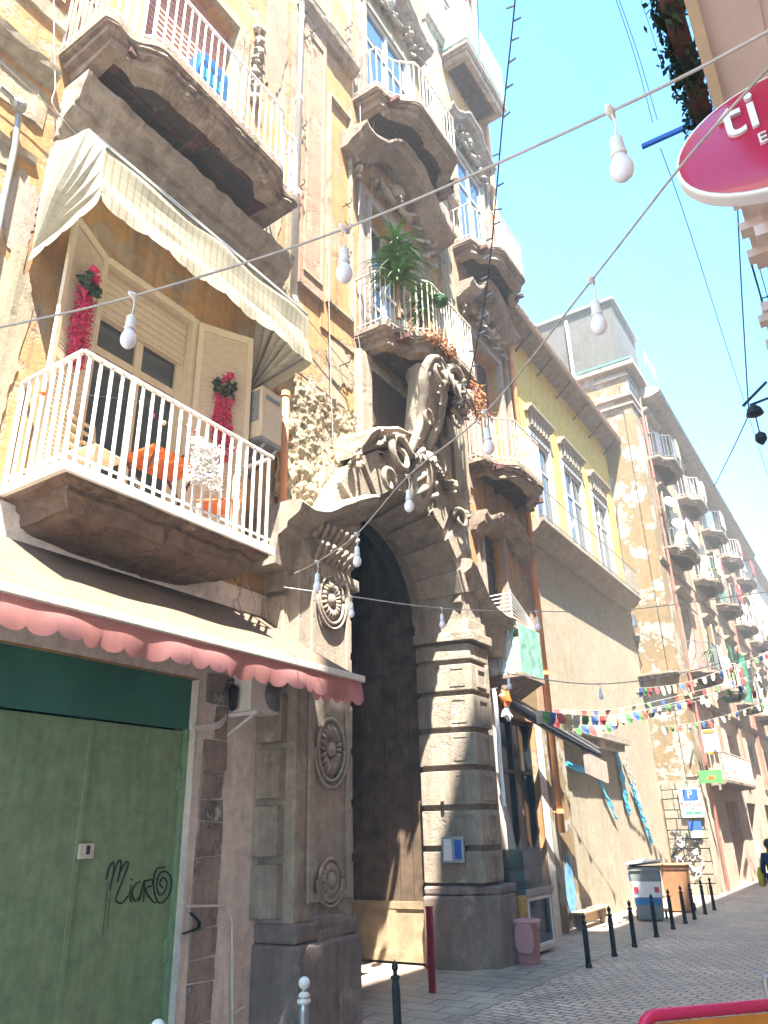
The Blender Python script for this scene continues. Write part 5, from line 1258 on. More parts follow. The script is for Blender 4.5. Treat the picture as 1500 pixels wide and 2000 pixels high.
wire('short dark wire running up from the street lamp toward the left roofs', [at(1465,805,15), at(1430,880,18), at(1395,950,22)], .012)
wire('faint high wire left of the fairy light cable', [at(932,-10,16), at(934,40,16), at(936,110,16)], .007)
t = thing('street_lamp', 'small black street lamp hanging on wires near the right frame edge', 'lamp', at(1470,790,15)); mb = MB()
mb.bar((-.16,0,.02),(.3,0,.36),.02); mb.bar((-.05,0,.0),(.36,0,.05),.018); mb.build('bracket', 'black_metal', t); mb = MB(); mb.lathe([(.03,0),(.12,-.1),(.15,-.2),(.05,-.24)], (0,0,0), 12); mb.build('lamp_shade', 'black_metal', t)
mb = MB(); mb.lathe([(.02,-.3),(.09,-.36),(.10,-.46),(.03,-.55)], (0,0,-.25), 10); mb.tube([(0,0,-.2),(0,0,-.6)], .012, 5); mb.build('lower_lamp', 'black_metal', t)
# prayer-flag style bunting
FC = ['flag_blue','flag_white','flag_red','flag_green','flag_yellow']
def bunting(label, ctrl, n, w_, h_, tri=False, seed=1):
    random.seed(seed); t = thing('bunting', label, 'bunting'); pts = cable(ctrl, sub=10); mb = MB(); mb.tube(pts, .006, 4); mb.build('cord', 'wire_pale', t)
    m_ = len(pts)-1
    for k in range(n):
        f = (k+.5)/n*m_; i = int(f); p = pts[i].lerp(pts[min(i+1,m_)], f-i); d = (pts[min(i+1,m_)]-pts[i]).normalized(); tw = random.uniform(-.07,.07); mb = MB()
        dn = Vector((tw, random.uniform(-.05,.05), -h_*random.uniform(.7,1)))
        a_, b_ = p-d*w_*.5, p+d*w_*.5
        if tri: mb.poly([a_, b_, p+dn])
        else:
            v = [mb.vert(q) for q in (a_, b_, b_+dn*.5+Vector((.03,0,0)), a_+dn*.5, b_+dn, a_+dn+Vector((.02,0,0)))]; mb.face((v[0],v[1],v[2],v[3])); mb.face((v[3],v[2],v[4],v[5]))
        mb.build('pennant', FC[(k*2+seed) % 5] if random.random() < .8 else random.choice(FC), t)
bunting('square coloured flags on a cord rising to the right over the far pavement', [at(1050,1388,16), at(1180,1398,18), at(1320,1372,22), at(1500,1325,28)], 26, .24, .26, seed=1)
bunting('lower cord of square coloured flags crossing in front of the beige wall', [at(1060,1392,17), at(1160,1418,18.5), at(1260,1388,21), at(1500,1345,27)], 24, .22, .24, seed=3)
bunting('triangular coloured pennants on a cord reaching the corner palazzo', [at(1080,1385,19), at(1200,1385,21), at(1360,1350,25), at(1500,1310,30)], 18, .24, .26, True, seed=2)
bunting('faint upper cord of small square flags between the flags and the green plants', [at(1240,1345,24), at(1350,1330,28), at(1500,1275,34)], 20, .24, .28, seed=4)
bunting('farthest cord of tiny square flags near the white light box', [at(1290,1420,25), at(1390,1405,29), at(1500,1370,34)], 18, .22, .26, seed=6)
# ================================================================== BOLLARDS
def onz_(u, v, z=0):
    r = RW @ Vector((u-750, v-1000, 1468.)); return CAMP + r*((z-CAMP.z)/r.z)
def bollard(loc, label, kind='black', h=.75, tilt=0, grp=None):
    t = thing('bollard', label, 'bollard', loc, grp); t.rotation_euler = (0, tilt, 0)
    mb = MB(); k = h/.75
    mb.lathe([(.055,0),(.055,.04),(.044,.06),(.044,.56*k),(.036,.60*k),(.034,.62*k),(.05,.635*k),(.05,.655*k),(.024,.665*k),(.022,.70*k)], (0,0,0), 14)
    mb.build('post', 'black_metal' if kind == 'black' else 'steel', t, smooth=False)
    mb = MB()
    if kind == 'black': mb.lathe([(.02,.69*k),(.034,.715*k),(.036,.74*k),(.026,.765*k),(.008,.785*k),(.004,.80*k)], (0,0,0), 14); mb.build('finial', 'black_metal', t, smooth=True)
    else:
        R_ = .052; zc = .70*k+R_*.8
        mb.lathe([(max(.002,R_*sin(pi*i/12)), zc-R_*cos(pi*i/12)) for i in range(13)], (0,0,0), 18); mb.build('ball', 'white_plastic', t, smooth=True)
        mb = MB(); mb.lathe([(.05,.60*k),(.062,.61*k),(.062,.625*k),(.045,.64*k),(.055,.655*k),(.03,.68*k)], (0,0,0), 18); mb.build('collar', 'white_plastic', t, smooth=True)
    return t
bollard((-4.95,6.24,0), 'grey bollard with white ball top before the left portal pier', 'silver', .88)
bollard((-4.95,4.54,0), 'white ball of a bollard barely rising above the bottom edge before the green door', 'silver', .85)
bollard((-4.95,7.81,0), 'black bollard leaning slightly in front of the gateway opening', 'black', .80, -.03)
bases = [(1147,1890),(1197,1868),(1242,1850),(1280,1830),(1313,1815),(1340,1804),(1364,1796),(1383,1786),(1403,1778)]
words = ['first','second','third','fourth','fifth','sixth','seventh','eighth','ninth']
where = ['nearest the pink bin', 'before the wooden plank', 'before the grey wheeled bin', 'before the right side of the grey bin', 'before the gap between both wheeled bins', 'before the brown bin', 'right of the brown bin', 'before the graffiti corner', 'farthest down the street']
proto = None
for (u, v), w_, wh in zip(bases, words, where):
    p = onz_(u, v); lab = 'short black bollard, %s of the far row, %s' % (w_, wh)
    if proto is None: proto = bollard((-4.95, p.y, 0), lab, grp='black bollards along the pavement edge')
    else: copy_tree(proto, (-4.93, p.y, 0), lab)
t = thing('marker_post', 'square dark red post standing at the gateway', 'post', (-6.22,10.74,0))
mb = MB(); mb.box(-.045,.045,-.03,.03,0,1.07); mb.build('post', 'red_paint', t, bevel=.006); mb = MB(); mb.box(-.05,.05,-.034,.034,1.07,1.09); mb.build('cap', 'red_paint', t)
# ================================================================== BINS
t = thing('pedal_bin', 'pink plastic household bin with oval flap at the foot of the portal pier', 'bin', (-5.98,13.62,0))
mb = MB(); n = 20
def rr(w_, d_, z, k=.7): return [(w_*math.copysign(abs(cos(a_))**k, cos(a_)), d_*math.copysign(abs(sin(a_))**k, sin(a_)), z) for a_ in [2*pi*i/n for i in range(n)]]
rings = [[mb.vert(p) for p in rr(*q)] for q in ((.17,.15,0),(.18,.16,.02),(.225,.20,.60),(.245,.22,.62),(.245,.22,.66),(.19,.17,.68),(.18,.16,.64))]
for a, b in zip(rings, rings[1:]):
    for k in range(n): mb.face((a[k],a[(k+1)%n],b[(k+1)%n],b[k]))
mb.face(rings[0][::-1]); mb.face(rings[-1])
mb.build('bin_body', 'pink_plastic', t, smooth=True)
mb = MB(); pts = [(.05+.17*math.copysign(abs(cos(a_))**.6,cos(a_)), -.245, .40+.22*math.copysign(abs(sin(a_))**.6,sin(a_))) for a_ in [2*pi*i/24 for i in range(24)]]
a = [mb.vert(p) for p in pts]; b = [mb.vert((p[0],p[1]+.025,p[2])) for p in pts]; mb.face(a); mb.face(b[::-1])
for k in range(24): mb.face((a[k],b[k],b[(k+1)%24],a[(k+1)%24]))
mb.build('lid_flap', 'pink_plastic', t, bevel=.006)
mb = MB(); mb.tube([(-.24,-.1,.64),(-.30,-.12,.58),(-.26,-.1,.5)], .012, 6); mb.tube([(.24,-.1,.64),(.30,-.12,.58),(.26,-.1,.5)], .012, 6); mb.build('handle', 'pink_plastic', t, smooth=True)
t = thing('litter_sack', 'clear sack with brown leftovers standing behind the pink bin', 'bag', (-6.22,13.95,0))
mb = MB(); mb.lathe([(.10,0),(.13,.3),(.12,.7),(.14,.95),(.12,1.0)], (0,0,0), 12); mb.jitter(.04,7); mb.build('sack', 'food', t, smooth=True)
def wheelie(loc, label, body, s, rz, open_=False, tag_=True):
    t = thing('wheeled_bin', label, 'bin', loc, None, rz); W_, D_, H_ = .30*s, .37*s, 1.0*s
    mb = MB(); q = [[mb.vert(p) for p in ((-W_*.8*f,-D_*.75*f2,z),(W_*.8*f,-D_*.75*f2,z),(W_*.8*f,D_*.7,z),(-W_*.8*f,D_*.7,z))] for f, f2, z in ((1,1,.04),(1.22,1.3,H_*.92),(1.3,1.38,H_*.92),(1.3,1.38,H_))]
    for a, b in zip(q, q[1:]):
        for k in range(4): mb.face((a[k],a[(k+1)%4],b[(k+1)%4],b[k]))
    mb.face(q[0][::-1]); mb.face(q[-1]); mb.build('bin_body', body, t, bevel=.02)
    mb = MB()
    if open_: mb.obox((0,-.02,H_+.07), (W_*1.15,0,.04), (0,D_*1.12,-.04), (0,0,.02)); mb.obox((-.16,-.1,H_+.12),(W_*.8,0,.06),(0,D_*.7,0),(0,0,.012))
    else: mb.box(-W_*1.12,W_*1.12,-D_*1.12,D_*.9,H_,H_+.035)
    mb.build('lid', 'label_white' if open_ else body, t, bevel=.01)
    mb = MB(); mb.tube([(-W_,D_*.9,H_-.04),(W_,D_*.9,H_-.04)], .018, 6); mb.build('handle', body, t)
    for x in (-W_*.95, W_*.95):
        mb = MB(); mb.lathe([(.10,-.025),(.10,.025)], (x,D_*.7,.10), 14, axis='X'); mb.build('wheel', 'black_metal', t)
    if open_:
        f = -D_*.75*1.16-.035
        for (z0,z1,mm,yy,xx) in ((.74,.90,'bin_blue',.0,1.05),(.44,.73,'label_white',.01,.95),(.30,.42,'bin_blue',.025,.85)):
            mb = MB(); mb.obox((0, f+yy+.02, ((z0+z1)/2)*s), (W_*xx,0,0), (0,.006,0), (0,-.018,(z1-z0)*s/2)); mb.build('sticker', mm, t)
        for x in (-.2,.2):
            mb = MB(); mb.obox((x*s, f+.02, .58*s), (.05,0,0), (0,.007,0), (0,0,.06)); mb.build('red_patch', 'label_red', t)
    return t
wheelie((-5.82,20.75,0), 'grey wheeled bin with blue and white stickers and pale open lid', 'bin_grey', 1.18, radians(12), True)
wheelie((-5.62,22.9,0), 'brown wheeled bin right behind the grey one', 'bin_brown', 1.12, radians(8))
t = thing('wooden_plank', 'bare wooden plank propped as a low bench against the beige wall', 'plank'); mb = MB(); mb.obox((-6.68,18.95,.36),(.13,0,0),(.02,1.0,.01),(0,0,.02)); mb.obox((-6.78,18.95,.22),(.015,0,0),(.0,.95,0),(0,0,.13)); mb.build('board', 'chair_wood', t)
mb = MB(); mb.box(-6.75,-6.6,18.1,18.2,0,.34); mb.box(-6.75,-6.6,19.7,19.8,0,.34); mb.build('support', 'tuff_brick', t)
# ================================================================== SHOP BESIDE THE PORTAL
t = thing('display_counter', 'glass fronted snack display with food trays on a white fridge in the shop entrance', 'counter', (-6.42,14.45,0))
mb = MB(); mb.box(-.30,.30,-.45,.75,.06,.98); mb.build('fridge', 'white_plastic', t, bevel=.02)
mb = MB(); mb.box(-.24,.24,-.47,-.451,.2,.85); mb.box(.301,.315,-.35,.65,.2,.9); mb.build('fridge_window', 'window_glass', t)
mb = MB(); rim(mb, -.4, .7, .15, .95, .3, .33, .05); mb.build('fridge_door', 'label_white', t)
mb = MB(); mb.box(-.33,.36,-.48,.8,.98,1.10); mb.build('counter_edge', 'steel', t, bevel=.01)
mb = MB(); mb.obox((.30,.15,1.42),(.008,0,0),(0,.6,0),(-.05,0,.32)); mb.box(-.3,.33,-.46,-.452,1.1,1.74); mb.box(-.3,.25,-.46,.75,1.74,1.755); mb.build('glass_case', 'display_glass', t)
mb = MB(); mb.box(-.26,.24,-.42,.7,1.11,1.13); mb.box(-.26,.22,-.42,.7,1.40,1.412); mb.build('shelf', 'steel', t)
mb = MB()
for k in range(60): mb.blob((random.uniform(-.2,.18), random.uniform(-.38,.66), random.choice((1.15,1.43))), random.uniform(.025,.045), nz=.4)
mb.build('snacks', 'food', t)
mb = MB(); mb.box(-.2,.2,-.6,.5,.30,.33); mb.build('blue_tray', 'bin_blue', t)
t = thing('banner_pole', 'long narrow white furled banner hanging beside the portal pier', 'banner', (-6.3,13.78,0))
mb = MB(); P = [(0,.0,4.65),(0.02,.0,4.0),(.0,.02,3.3),(.02,-.01,2.5)]; mb.tube(cable(P), .045, 8); mb.jitter(.012, 9); mb.build('cloth', 'label_white', t)
mb = MB(); mb.bar((-.45,0,4.62),(.08,0,4.66),.014); mb.build('bracket', 'steel', t)
t = thing('orange_pennant', 'small orange and white cloth bunched on the folded awning end', 'cloth', (-6.25,14.2,4.45)); mb = MB(); mb.blob((0,0,.05),.14,sq=(.7,1,1.1),nz=.5); mb.build('orange_fold', 'orange_wood', t); mb = MB(); mb.blob((0,.02,-.22),.13,sq=(.6,1,1.3),nz=.4); mb.build('white_fold', 'label_white', t)
t = thing('beaded_curtain', 'dark hanging curtain with tiny glints filling the shop entrance', 'curtain', (-7.35,15.9,0))
mb = MB()
for k in range(36): y = -.98+k*.054; mb.tube([(.01*sin(k),y,4.2),(.02*sin(k*2.),y+.01,3),(.0,y,2.0)], .010, 4)
mb.build('strands', 'wire_dark', t); mb = MB()
for k in range(110): y = random.uniform(-.95,.95); mb.blob((.03,y,random.uniform(2.0,4.0)), .010, n=5, k=3)
mb.build('glints', 'label_white', t)  # small white blobs modelled in place of light glinting on the strands
# netted green balcony
P0 = (X0, 14.55); t = MB(); t.box(X0, -5.98, 14.55, 15.75, 4.98, 5.06); gb = t.build('balcony', 'balcony_stone', pal)
t = MB(); a = [t.vert(p) for p in ((X0,14.6,4.55),(X0,15.7,4.55),(-6.0,15.7,4.975),(-6.0,14.6,4.975),(X0,14.6,4.975),(X0,15.7,4.975))]
for f in ((0,1,2,3),(0,3,4),(1,5,2),(0,4,5,1)): t.face([a[i] for i in f])
t.build('corbel', 'balcony_stone', gb)
t = MB(); t.box(-6.0,-5.99,14.58,15.74,5.06,6.1); t.box(X0+.02,-6.0,15.72,15.73,5.06,6.1); t.build('netting', 'mesh_green', gb)
t = MB(); t.box(X0+.02,-6.2,14.57,14.58,5.06,6.05); t.build('sheet_panel', 'label_white', gb)
t = MB(); t.box(-6.2,-6.02,14.57,14.585,5.06,5.8); t.build('sheet_panel', 'flag_yellow', gb); t = MB()
for k in range(4): t.bar((X0+.1+k*.2,14.56,5.08),(X0+.05+k*.2,14.56,6.0),.014)
t.bar((X0+.15,14.55,6.0),(-6.4,14.55,5.6),.02); t.bar((-6.05,14.55,6.0),(-6.4,14.55,5.6),.02); t.bar((-6.4,14.55,5.6),(-6.45,14.55,5.08),.02); t.bar((X0,14.54,6.08),(-5.98,14.54,6.08),.018); t.build('frame', 'pastel_blue', gb)
t = MB()
for k in range(8): t.bar((X0+.12,14.56,6.15+k*.09),(-6.08,14.56,6.15+k*.09),.010)
for x in (X0+.14,-6.1): t.bar((x,14.57,6.05),(x,14.57,6.85),.010)
for k in range(8): t.bar((-6.08,14.56,6.15+k*.09),(-6.05,15.6,6.15+k*.02),.005)
t.build('drying_rack', 'label_white', gb)
# info case on the pier
t = thing('notice_case', 'small grey framed notice case with white and blue sheets on the portal pier', 'notice board', (-6.72,12.52,1.80)); t.rotation_euler = (0,0,radians(16))
mb = MB(); mb.box(-.20,.20,-.05,.02,-.21,.21); mb.build('case', 'grey_metal', t, bevel=.01)
mb = MB(); mb.box(-.16,-.02,-.056,-.051,-.17,.17); mb.build('paper_sheet', 'label_white', t); mb = MB(); mb.box(.03,.15,-.056,-.051,-.15,.15); mb.build('paper_sheet', 'label_blue', t)
mb = MB(); mb.box(-.16,-.1,-.045,-.02,.8,1.0); mb.build('paper_scrap', 'flag_yellow', t)
# small tricolour cloth and wall lantern near the cooling unit
t = thing('small_flag', 'little red white and blue flag tucked under the valance end', 'flag', (-6.18,8.18,3.98))
for k, m_ in enumerate(('flag_red','label_white','label_blue')):
    mb = MB(); mb.poly([(0,-.09+.06*k,.06),(0,-.03+.06*k,.06),(.02,-.02+.05*k,-.16+.06*k),(.02,-.08+.05*k,-.18+.05*k)]); mb.build('stripe', m_, t)
t = thing('wall_lantern', 'black carriage lantern on the wall left of the cooling unit', 'lamp', (-6.62,6.86,3.62))
mb = MB(); mb.lathe([(.03,.2),(.07,.14),(.06,.12),(.045,-.08),(.02,-.12)], (0,0,0), 6); mb.build('lantern', 'black_metal', t); mb = MB(); mb.tube([(-.16,0,.1),(-.1,0,.26),(0,0,.26),(0,0,.2)], .01, 6); mb.build('bracket', 'black_metal', t)
# cyan rags and tape on the beige wall
def ribbon(label, pts, w_, mat='cyan_cloth'):
    mb = MB(); q = cable([atx(u,v,X1+.09) for u,v in pts]); a = []; b = []
    for i, p in enumerate(q):
        o_ = Vector((.02*sin(i*1.7), 1.5*w_*(1+.3*sin(i)), 0)); a.append(mb.vert(p-o_)); b.append(mb.vert(p+o_))
    for i in range(len(q)-1): mb.face((a[i],a[i+1],b[i+1],b[i]))
    o = mb.build('cloth_strip', mat, label=label, cat='cloth'); s_ = o.modifiers.new('s','SOLIDIFY'); s_.thickness = .01; return o
ribbon('cyan strip hanging from the sagging cyan rag on the beige wall', [(1167,1505),(1180,1545),(1205,1600)], .07)
ribbon('longest cyan strip hanging straight down the beige wall', [(1198,1448),(1212,1500),(1220,1550),(1230,1592)], .11)
ribbon('lowest cyan strip reaching down toward the wheeled bins', [(1238,1540),(1252,1585),(1264,1620),(1274,1650)], .10)
ribbon('white strip twisting above the lowest cyan one', [(1218,1478),(1228,1505),(1238,1530),(1252,1580)], .06, 'label_white')
ribbon('short cyan strip between the long one and the white one', [(1232,1530),(1240,1555),(1246,1575)], .05)
ribbon('faded blue cloth strip hanging beside the orange drainpipe', [(1074,1520),(1080,1560),(1085,1600)], .10, 'pastel_blue')
mb = MB(); c_ = [atx(u,v,X1+.14) for u,v in ((1106,1492),(1128,1500),(1150,1504),(1168,1506))]; mb.tube(cable(c_), [.05+.04*sin(pi*i/18) for i in range(19)], 7); mb.jitter(.03,6); mb.build('rag', 'cyan_cloth', label='sagging cyan rag slung like a hammock on the beige wall', cat='cloth')
# blue graffiti blots on the beige wall (sprayed paint)
mb = MB()
for (u,v,ru,rv) in ((1114,1735,.30,.62),(1110,1690,.12,.25)):
    p = atx(u,v,X1+.14); pts = []
    for i in range(22):
        a_ = 2*pi*i/22; k = 1+.28*noise.noise(Vector((cos(a_)*1.5,sin(a_)*1.5,u))); pts.append((p.x, p.y+ru*cos(a_)*k, p.z+rv*sin(a_)*k))
    mb.poly(pts)
mb.build('graffiti', 'spray_blue', yh)
# box lantern on the beige wall
t = thing('bird_box', 'small wooden box lamp with straw roof on the beige wall under the flags', 'lamp', tuple(atx(1168,1442,X1+.25)))
mb = MB(); mb.box(-.1,.12,-.22,.22,-.25,.05); mb.build('box_body', 'chair_wood', t, bevel=.01); mb = MB(); mb.obox((0,0,.2),(.16,0,0),(0,.30,.02),(0,0,.14)); mb.jitter(.05,5); mb.build('roof', 'rubble', t)
# ================================================================== SIGNS
t = thing('garage_sign', 'white garage sign with blue parking square and red lettering on the stone corner', 'sign', (-6.06,28.27,2.78))
mb = MB(); mb.box(-.36,.36,-.03,.02,-.46,.46); mb.build('panel', 'label_white', t)
mb = MB(); mb.box(-.22,.26,-.036,-.031,.06,.42); mb.build('blue_square', 'label_blue', t)
text_obj('P', .34, 'label_white', (.0,-.042,.24), ROT_Y, t); text_obj('GARAGE', .17, 'label_red', (0,-.036,-.06), ROT_Y, t); text_obj('CUSTODITO', .07, 'label_red', (0,-.036,-.18), ROT_Y, t)
mb = MB()
for x in (-.13,.13): mb.box(x-.09,x+.09,-.038,-.031,-.36,-.28); mb.poly([(x+.09,-.037,-.40),(x+.15,-.037,-.32),(x+.09,-.037,-.24)])
mb.build('arrow', 'label_green', t)
t = thing('info_sign', 'small blue and white sign under the garage sign', 'sign', (-6.06,28.27,1.92)); mb = MB(); mb.box(-.2,.2,-.02,.02,.0,.28); mb.build('panel', 'label_blue', t); mb = MB(); mb.box(-.2,.2,-.022,.018,-.22,-.01); mb.build('panel', 'label_white', t)
t = thing('projecting_sign', 'bright green board sign sticking out at the corner of the rose palazzo', 'sign', (-5.35,28.6,3.58)); mb = MB(); mb.box(-.36,.36,-.03,.03,-.2,.2); mb.build('panel', 'bright_green', t); mb = MB(); mb.box(-.1,.12,-.036,-.031,-.1,.02); mb.build('emblem', 'orange_wood', t)
t = thing('projecting_sign', 'white rounded light box sign above the green board sign', 'sign', (-5.25,29.2,4.75)); mb = MB(); mb.box(-.27,.27,-.08,.08,-.42,.42); mb.build('panel', 'label_white', t, bevel=.08); mb = MB(); mb.box(-.2,.2,-.1,-.081,.3,.4); mb.box(-.15,.15,-.1,-.081,-.42,-.34); mb.build('band', 'sign_orange', t)
t = thing('oval_sign', 'glossy red oval coffee sign with white lettering at the right frame edge', 'sign', (.30,3.6,5.50))
mb = MB(); N = 48; fr_ = []
for rr_, y in ((1,.0),(1,.10)): fr_.append([mb.vert((.57*rr_*cos(2*pi*i/N), y, .385*rr_*sin(2*pi*i/N))) for i in range(N)])
for k in range(N): mb.face((fr_[0][k],fr_[0][(k+1)%N],fr_[1][(k+1)%N],fr_[1][k]))
mb.face(fr_[0]); mb.face(fr_[1][::-1]); mb.build('case', 'label_white', t, bevel=.015)
mb = MB(); pr_ = [[mb.vert((.55*f*cos(2*pi*i/N), -y, .365*f*sin(2*pi*i/N))) for i in range(N)] for f, y in ((1,.003),(.93,.02),(.7,.04),(.35,.048))]
for a, b in zip(pr_, pr_[1:]):
    for k in range(N): mb.face((a[k],a[(k+1)%N],b[(k+1)%N],b[k]))
mb.face(pr_[-1]); mb.build('face', 'pink_gloss', t, smooth=True)
text_obj('ti', .38, 'label_white', (-.20,-.056,.13), ROT_Y, t, ext=.012); text_obj('Espresso', .10, 'label_white', (.03,-.056,-.08), ROT_Y, t, ext=.010)
mb = MB(); mb.bar((.4,.05,.2),(.72,.05,.2),.02); mb.bar((.4,.05,-.2),(.72,.05,-.2),.02); mb.build('bracket', 'black_metal', t)
t = thing('sign_rod', 'straight dark blue bar jutting out below the ivy beside the red sign', 'bar'); mb = MB(); mb.bar((-.69,6.0,8.26),(1.0,6.0,8.22),.018,r2=.022); mb.build('rod', 'label_blue', t)
dirv = Vector((.683,.73,0)).normalized(); L_ = Vector((-1.56,5.04,0))
t = thing('menu_board', 'orange menu board in a rounded glossy red tube frame, bottom right corner', 'sign', tuple(L_))
mb = MB(); pts = [Vector((0,0,.05)),Vector((0,0,.9)),Vector((0,0,.98))]+[Vector((0,0,1.0))+dirv*(.1-.1*cos(a_))+Vector((0,0,.1*sin(a_))) for a_ in (.4,.8,1.2,1.57)]+[dirv*.6+Vector((0,0,1.1)), dirv*1.05+Vector((0,0,1.1))]+[dirv*(1.05+.1*sin(a_))+Vector((0,0,1.0+.1*cos(a_))) for a_ in (.4,.8,1.2,1.57)]+[dirv*1.15+Vector((0,0,.05))]
mb.tube(pts, .033, 10); mb.build('frame', 'red_gloss', t, smooth=True)
nn = Vector((dirv.y,-dirv.x,0)); mb = MB(); mb.obox(dirv*.575+Vector((0,0,.56)), dirv*.54, nn*.012, (0,0,.50)); mb.build('panel', 'sign_orange', t)
t = thing('price_board', 'white price board with grey rounded frame behind the menu board', 'sign', (-1.55,6.3,0))
mb = MB(); mb.obox((.76,.63,.70), dirv*.5, nn*.03, (0,0,.42)); mb.build('frame', 'steel', t, bevel=.03); mb = MB(); mb.obox(Vector((.76,.63,.70))+nn*.034, dirv*.45, nn*.004, (0,0,.37)); mb.build('panel', 'label_white', t)
# satellite dishes on the rose palazzo
for (y, z, lb) in ((29.6,14.0,'upper white satellite dish at the corner of the rose palazzo'),(30.4,13.3,'lower white satellite dish just above a small balcony')):
    t = thing('satellite_dish', lb, 'dish', (X2+.55,y,z)); mb = MB()
    pr_ = [[mb.vert((.08*f*f+.0, .27*f*cos(2*pi*i/20), .30*f*sin(2*pi*i/20))) for i in range(20)] for f in (1,.7,.35,.05)]
    for a, b in zip(pr_, pr_[1:]):
        for k in range(20): mb.face((a[k],a[(k+1)%20],b[(k+1)%20],b[k]))
    mb.face(pr_[-1]); mb.jitter(0); o = mb.build('dish', 'label_white', t, smooth=True); o.modifiers.new('s','SOLIDIFY').thickness = .02; o.rotation_euler = (0, radians(-25), radians(-50))
    mb = MB(); mb.bar((-.5,0,-.1),(0,0,0),.02); mb.bar((0,0,-.3),(.4,-.25,.0),.01); mb.build('arm', 'grey_metal', t)
# laundry on the rose palazzo
def laundry(loc, n, label, seed):
    random.seed(seed); t = thing('laundry', label, 'laundry', loc); mb = MB(); mb.bar((0,-1.3,0),(0,1.3,0),.01); mb.build('line', 'wire_dark', t)
    for k in range(n):
        y = -1.2+2.3*k/n; w_ = random.uniform(.2,.45); h = random.uniform(.4,.9); mb = MB()
        v = [mb.vert((.02*sin(i*2.+j), y+w_*i/4, -h*j/4)) for i in range(5) for j in range(5)]
        for i in range(4):
            for j in range(4): mb.face((v[i*5+j],v[i*5+5+j],v[i*5+6+j],v[i*5+j+1]))
        mb.build('garment', random.choice(['label_white','label_white','flag_blue','label_red','pastel_blue','flag_yellow','pink_canvas']), t)
laundry((X2+.6,31.0,21.6), 6, 'coloured laundry hanging at the attic rail near the roof corner', 1)
laundry((X2+1.0,36.4,13.6), 5, 'washing hung on the second balcony of the middle floor', 2)
laundry((X2+1.0,41.5,13.6), 5, 'washing hung on the third balcony of the middle floor', 5)
laundry((X2+1.0,46.6,13.9), 5, 'mostly white washing on the fourth balcony of middle floor', 8)
# ================================================================== PERSON
t = thing('person', 'person in dark top and jeans walking away at right frame edge with a yellow bag', 'person', (-2.98,21.3,0), None, radians(8))
J = {'pel':(0,0,.95,.13),'bel':(0,0,1.08,.12),'che':(0,0,1.30,.145),'nec':(0,.0,1.45,.06),'hea':(0,.01,1.56,.085),'top':(0,.01,1.64,.075),
     'shl':(-.17,0,1.39,.055),'ell':(-.22,-.03,1.12,.042),'wrl':(-.22,.10,.90,.03),'shr':(.17,0,1.39,.055),'elr':(.22,.02,1.12,.042),'wrr':(.23,.08,.88,.03),
     'hil':(-.10,0,.90,.085),'knl':(-.10,.10,.50,.06),'anl':(-.10,.02,.09,.042),'tol':(-.10,.16,.04,.035),'hir':(.10,0,.90,.085),'knr':(.10,-.02,.50,.06),'anr':(.10,-.20,.14,.042),'tor':(.10,-.10,.04,.035)}
E_ = [('pel','bel'),('bel','che'),('che','nec'),('nec','hea'),('hea','top'),('che','shl'),('shl','ell'),('ell','wrl'),('che','shr'),('shr','elr'),('elr','wrr'),('pel','hil'),('hil','knl'),('knl','anl'),('anl','tol'),('pel','hir'),('hir','knr'),('knr','anr'),('anr','tor')]
def skinned(name, J, E_, root, mat, parent, lv=2, extra=0):
    ks = list(J); me = bpy.data.meshes.new(name); me.from_pydata([J[k][:3] for k in ks], [(ks.index(a), ks.index(b)) for a, b in E_], [])
    o = bpy.data.objects.new(name, me); COL.objects.link(o); o.parent = parent
    sk = o.modifiers.new('skin', 'SKIN'); 
    for i, k in enumerate(ks): me.skin_vertices[0].data[i].radius = (J[k][3]+extra,)*2; me.skin_vertices[0].data[i].use_root = (k == root)
    ss = o.modifiers.new('sub', 'SUBSURF'); ss.levels = lv; ss.render_levels = lv
    me.materials.append(MATS[mat]); return o
bpy.context.view_layer.update()
def _layers(me):
    if not me.skin_vertices: 
        bm = bmesh.new(); bm.from_mesh(me); bm.verts.layers.skin.verify(); bm.to_mesh(me); bm.free()
_old = skinned
def skinned(name, J, E_, root, mat, parent, lv=2, extra=0):
    ks = list(J); me = bpy.data.meshes.new(name); bm = bmesh.new(); sl_ = bm.verts.layers.skin.verify(); vs = []
    for k in ks:
        v = bm.verts.new(J[k][:3]); v[sl_].radius = (J[k][3]+extra,)*2; v[sl_].use_root = (k == root); vs.append(v)
    for a, b in E_: bm.edges.new((vs[ks.index(a)], vs[ks.index(b)]))
    bm.to_mesh(me); bm.free(); o = bpy.data.objects.new(name, me); COL.objects.link(o); o.parent = parent
    o.modifiers.new('skin', 'SKIN'); ss = o.modifiers.new('sub', 'SUBSURF'); ss.levels = lv; ss.render_levels = lv; me.materials.append(MATS[mat]); return o
JB = dict(J)
for s_, k in ((-1,'l'),(1,'r')):
    w_ = J['wr'+k]; JB['pa'+k] = (w_[0],w_[1]+.03,w_[2]-.06,.026); E_.append(('wr'+k,'pa'+k))
    for q in range(4): JB['f%d%s' % (q,k)] = (w_[0]+s_*.005,w_[1]+.01+.018*q,w_[2]-.15+.008*abs(q-1.5),.009); E_.append(('pa'+k,'f%d%s' % (q,k)))
    JB['th'+k] = (w_[0]-s_*.02,w_[1]+.08,w_[2]-.08,.009); E_.append(('pa'+k,'th'+k))
skinned('body', JB, E_, 'pel', 'skin', t)
sub = lambda ks: {k: J[k] for k in ks}
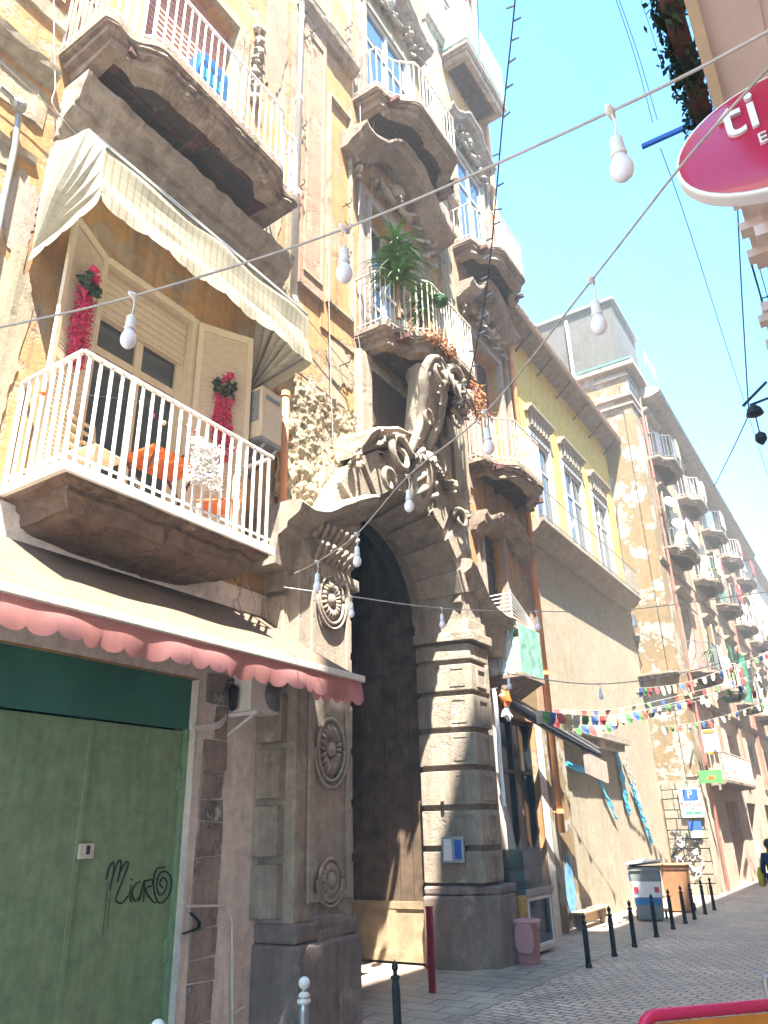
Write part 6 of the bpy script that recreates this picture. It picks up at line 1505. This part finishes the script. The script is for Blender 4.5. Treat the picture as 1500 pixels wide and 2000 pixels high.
skinned('jacket', sub(('pel','bel','che','shl','ell','wrl','shr','elr','wrr')), [('pel','bel'),('bel','che'),('che','shl'),('shl','ell'),('ell','wrl'),('che','shr'),('shr','elr'),('elr','wrr')], 'pel', 'navy_cloth', t, 2, .022)
skinned('trousers', sub(('pel','hil','knl','anl','hir','knr','anr')), [('pel','hil'),('hil','knl'),('knl','anl'),('pel','hir'),('hir','knr'),('knr','anr')], 'pel', 'denim', t, 2, .018)
mb = MB(); mb.blob((0,-.015,1.635), .118, sq=(.9,1,1.05), nz=.05, n=14, k=9); mb.tube([(0,-.07,1.62),(0,-.09,1.5),(0,-.08,1.40)], [.07,.06,.03], 8); mb.build('hair', 'hair', t, smooth=True)
for s_ in (-1,1):
    mb = MB(); a_ = J['anl' if s_ < 0 else 'anr']; mb.obox((a_[0],a_[1]+.08,a_[2]-.045),(.045,0,0),(0,.13,-.01 if s_ < 0 else -.05),(0,0,.04)); mb.build('shoe', 'label_white', t, bevel=.025)
tb = thing('shoulder_bag', 'yellow bag carried at the left side of the walking person', 'bag', (-3.28,21.32,.72)); mb = MB(); mb.lathe([(.03,0),(.13,.04),(.14,.25),(.07,.42)], (0,0,0), 10, sx=.6); mb.jitter(.02,6); mb.build('bag_body', 'yellow_cloth', tb, smooth=True)
mb = MB(); mb.tube([(0,.03,.4),(.03,.0,.62),(.06,.0,.4)], .008, 5); mb.build('strap', 'yellow_cloth', tb)
# ================================================================== HAZE
hz = bpy.data.materials.new('haze'); hz.use_nodes = True; MATS['haze'] = hz
_n = hz.node_tree; _n.nodes.clear(); _o = _n.nodes.new('ShaderNodeOutputMaterial'); _v = _n.nodes.new('ShaderNodeVolumePrincipled')
_v.inputs['Color'].default_value = (.95, .95, .95, 1); _v.inputs['Density'].default_value = HAZE_D; _v.inputs['Anisotropy'].default_value = 0.0
_n.links.new(_v.outputs[0], _o.inputs['Volume'])
g = MB(); g.box(-30, 20, -15, 135, -1.5, 36); g.build('haze', 'haze', kind='stuff')
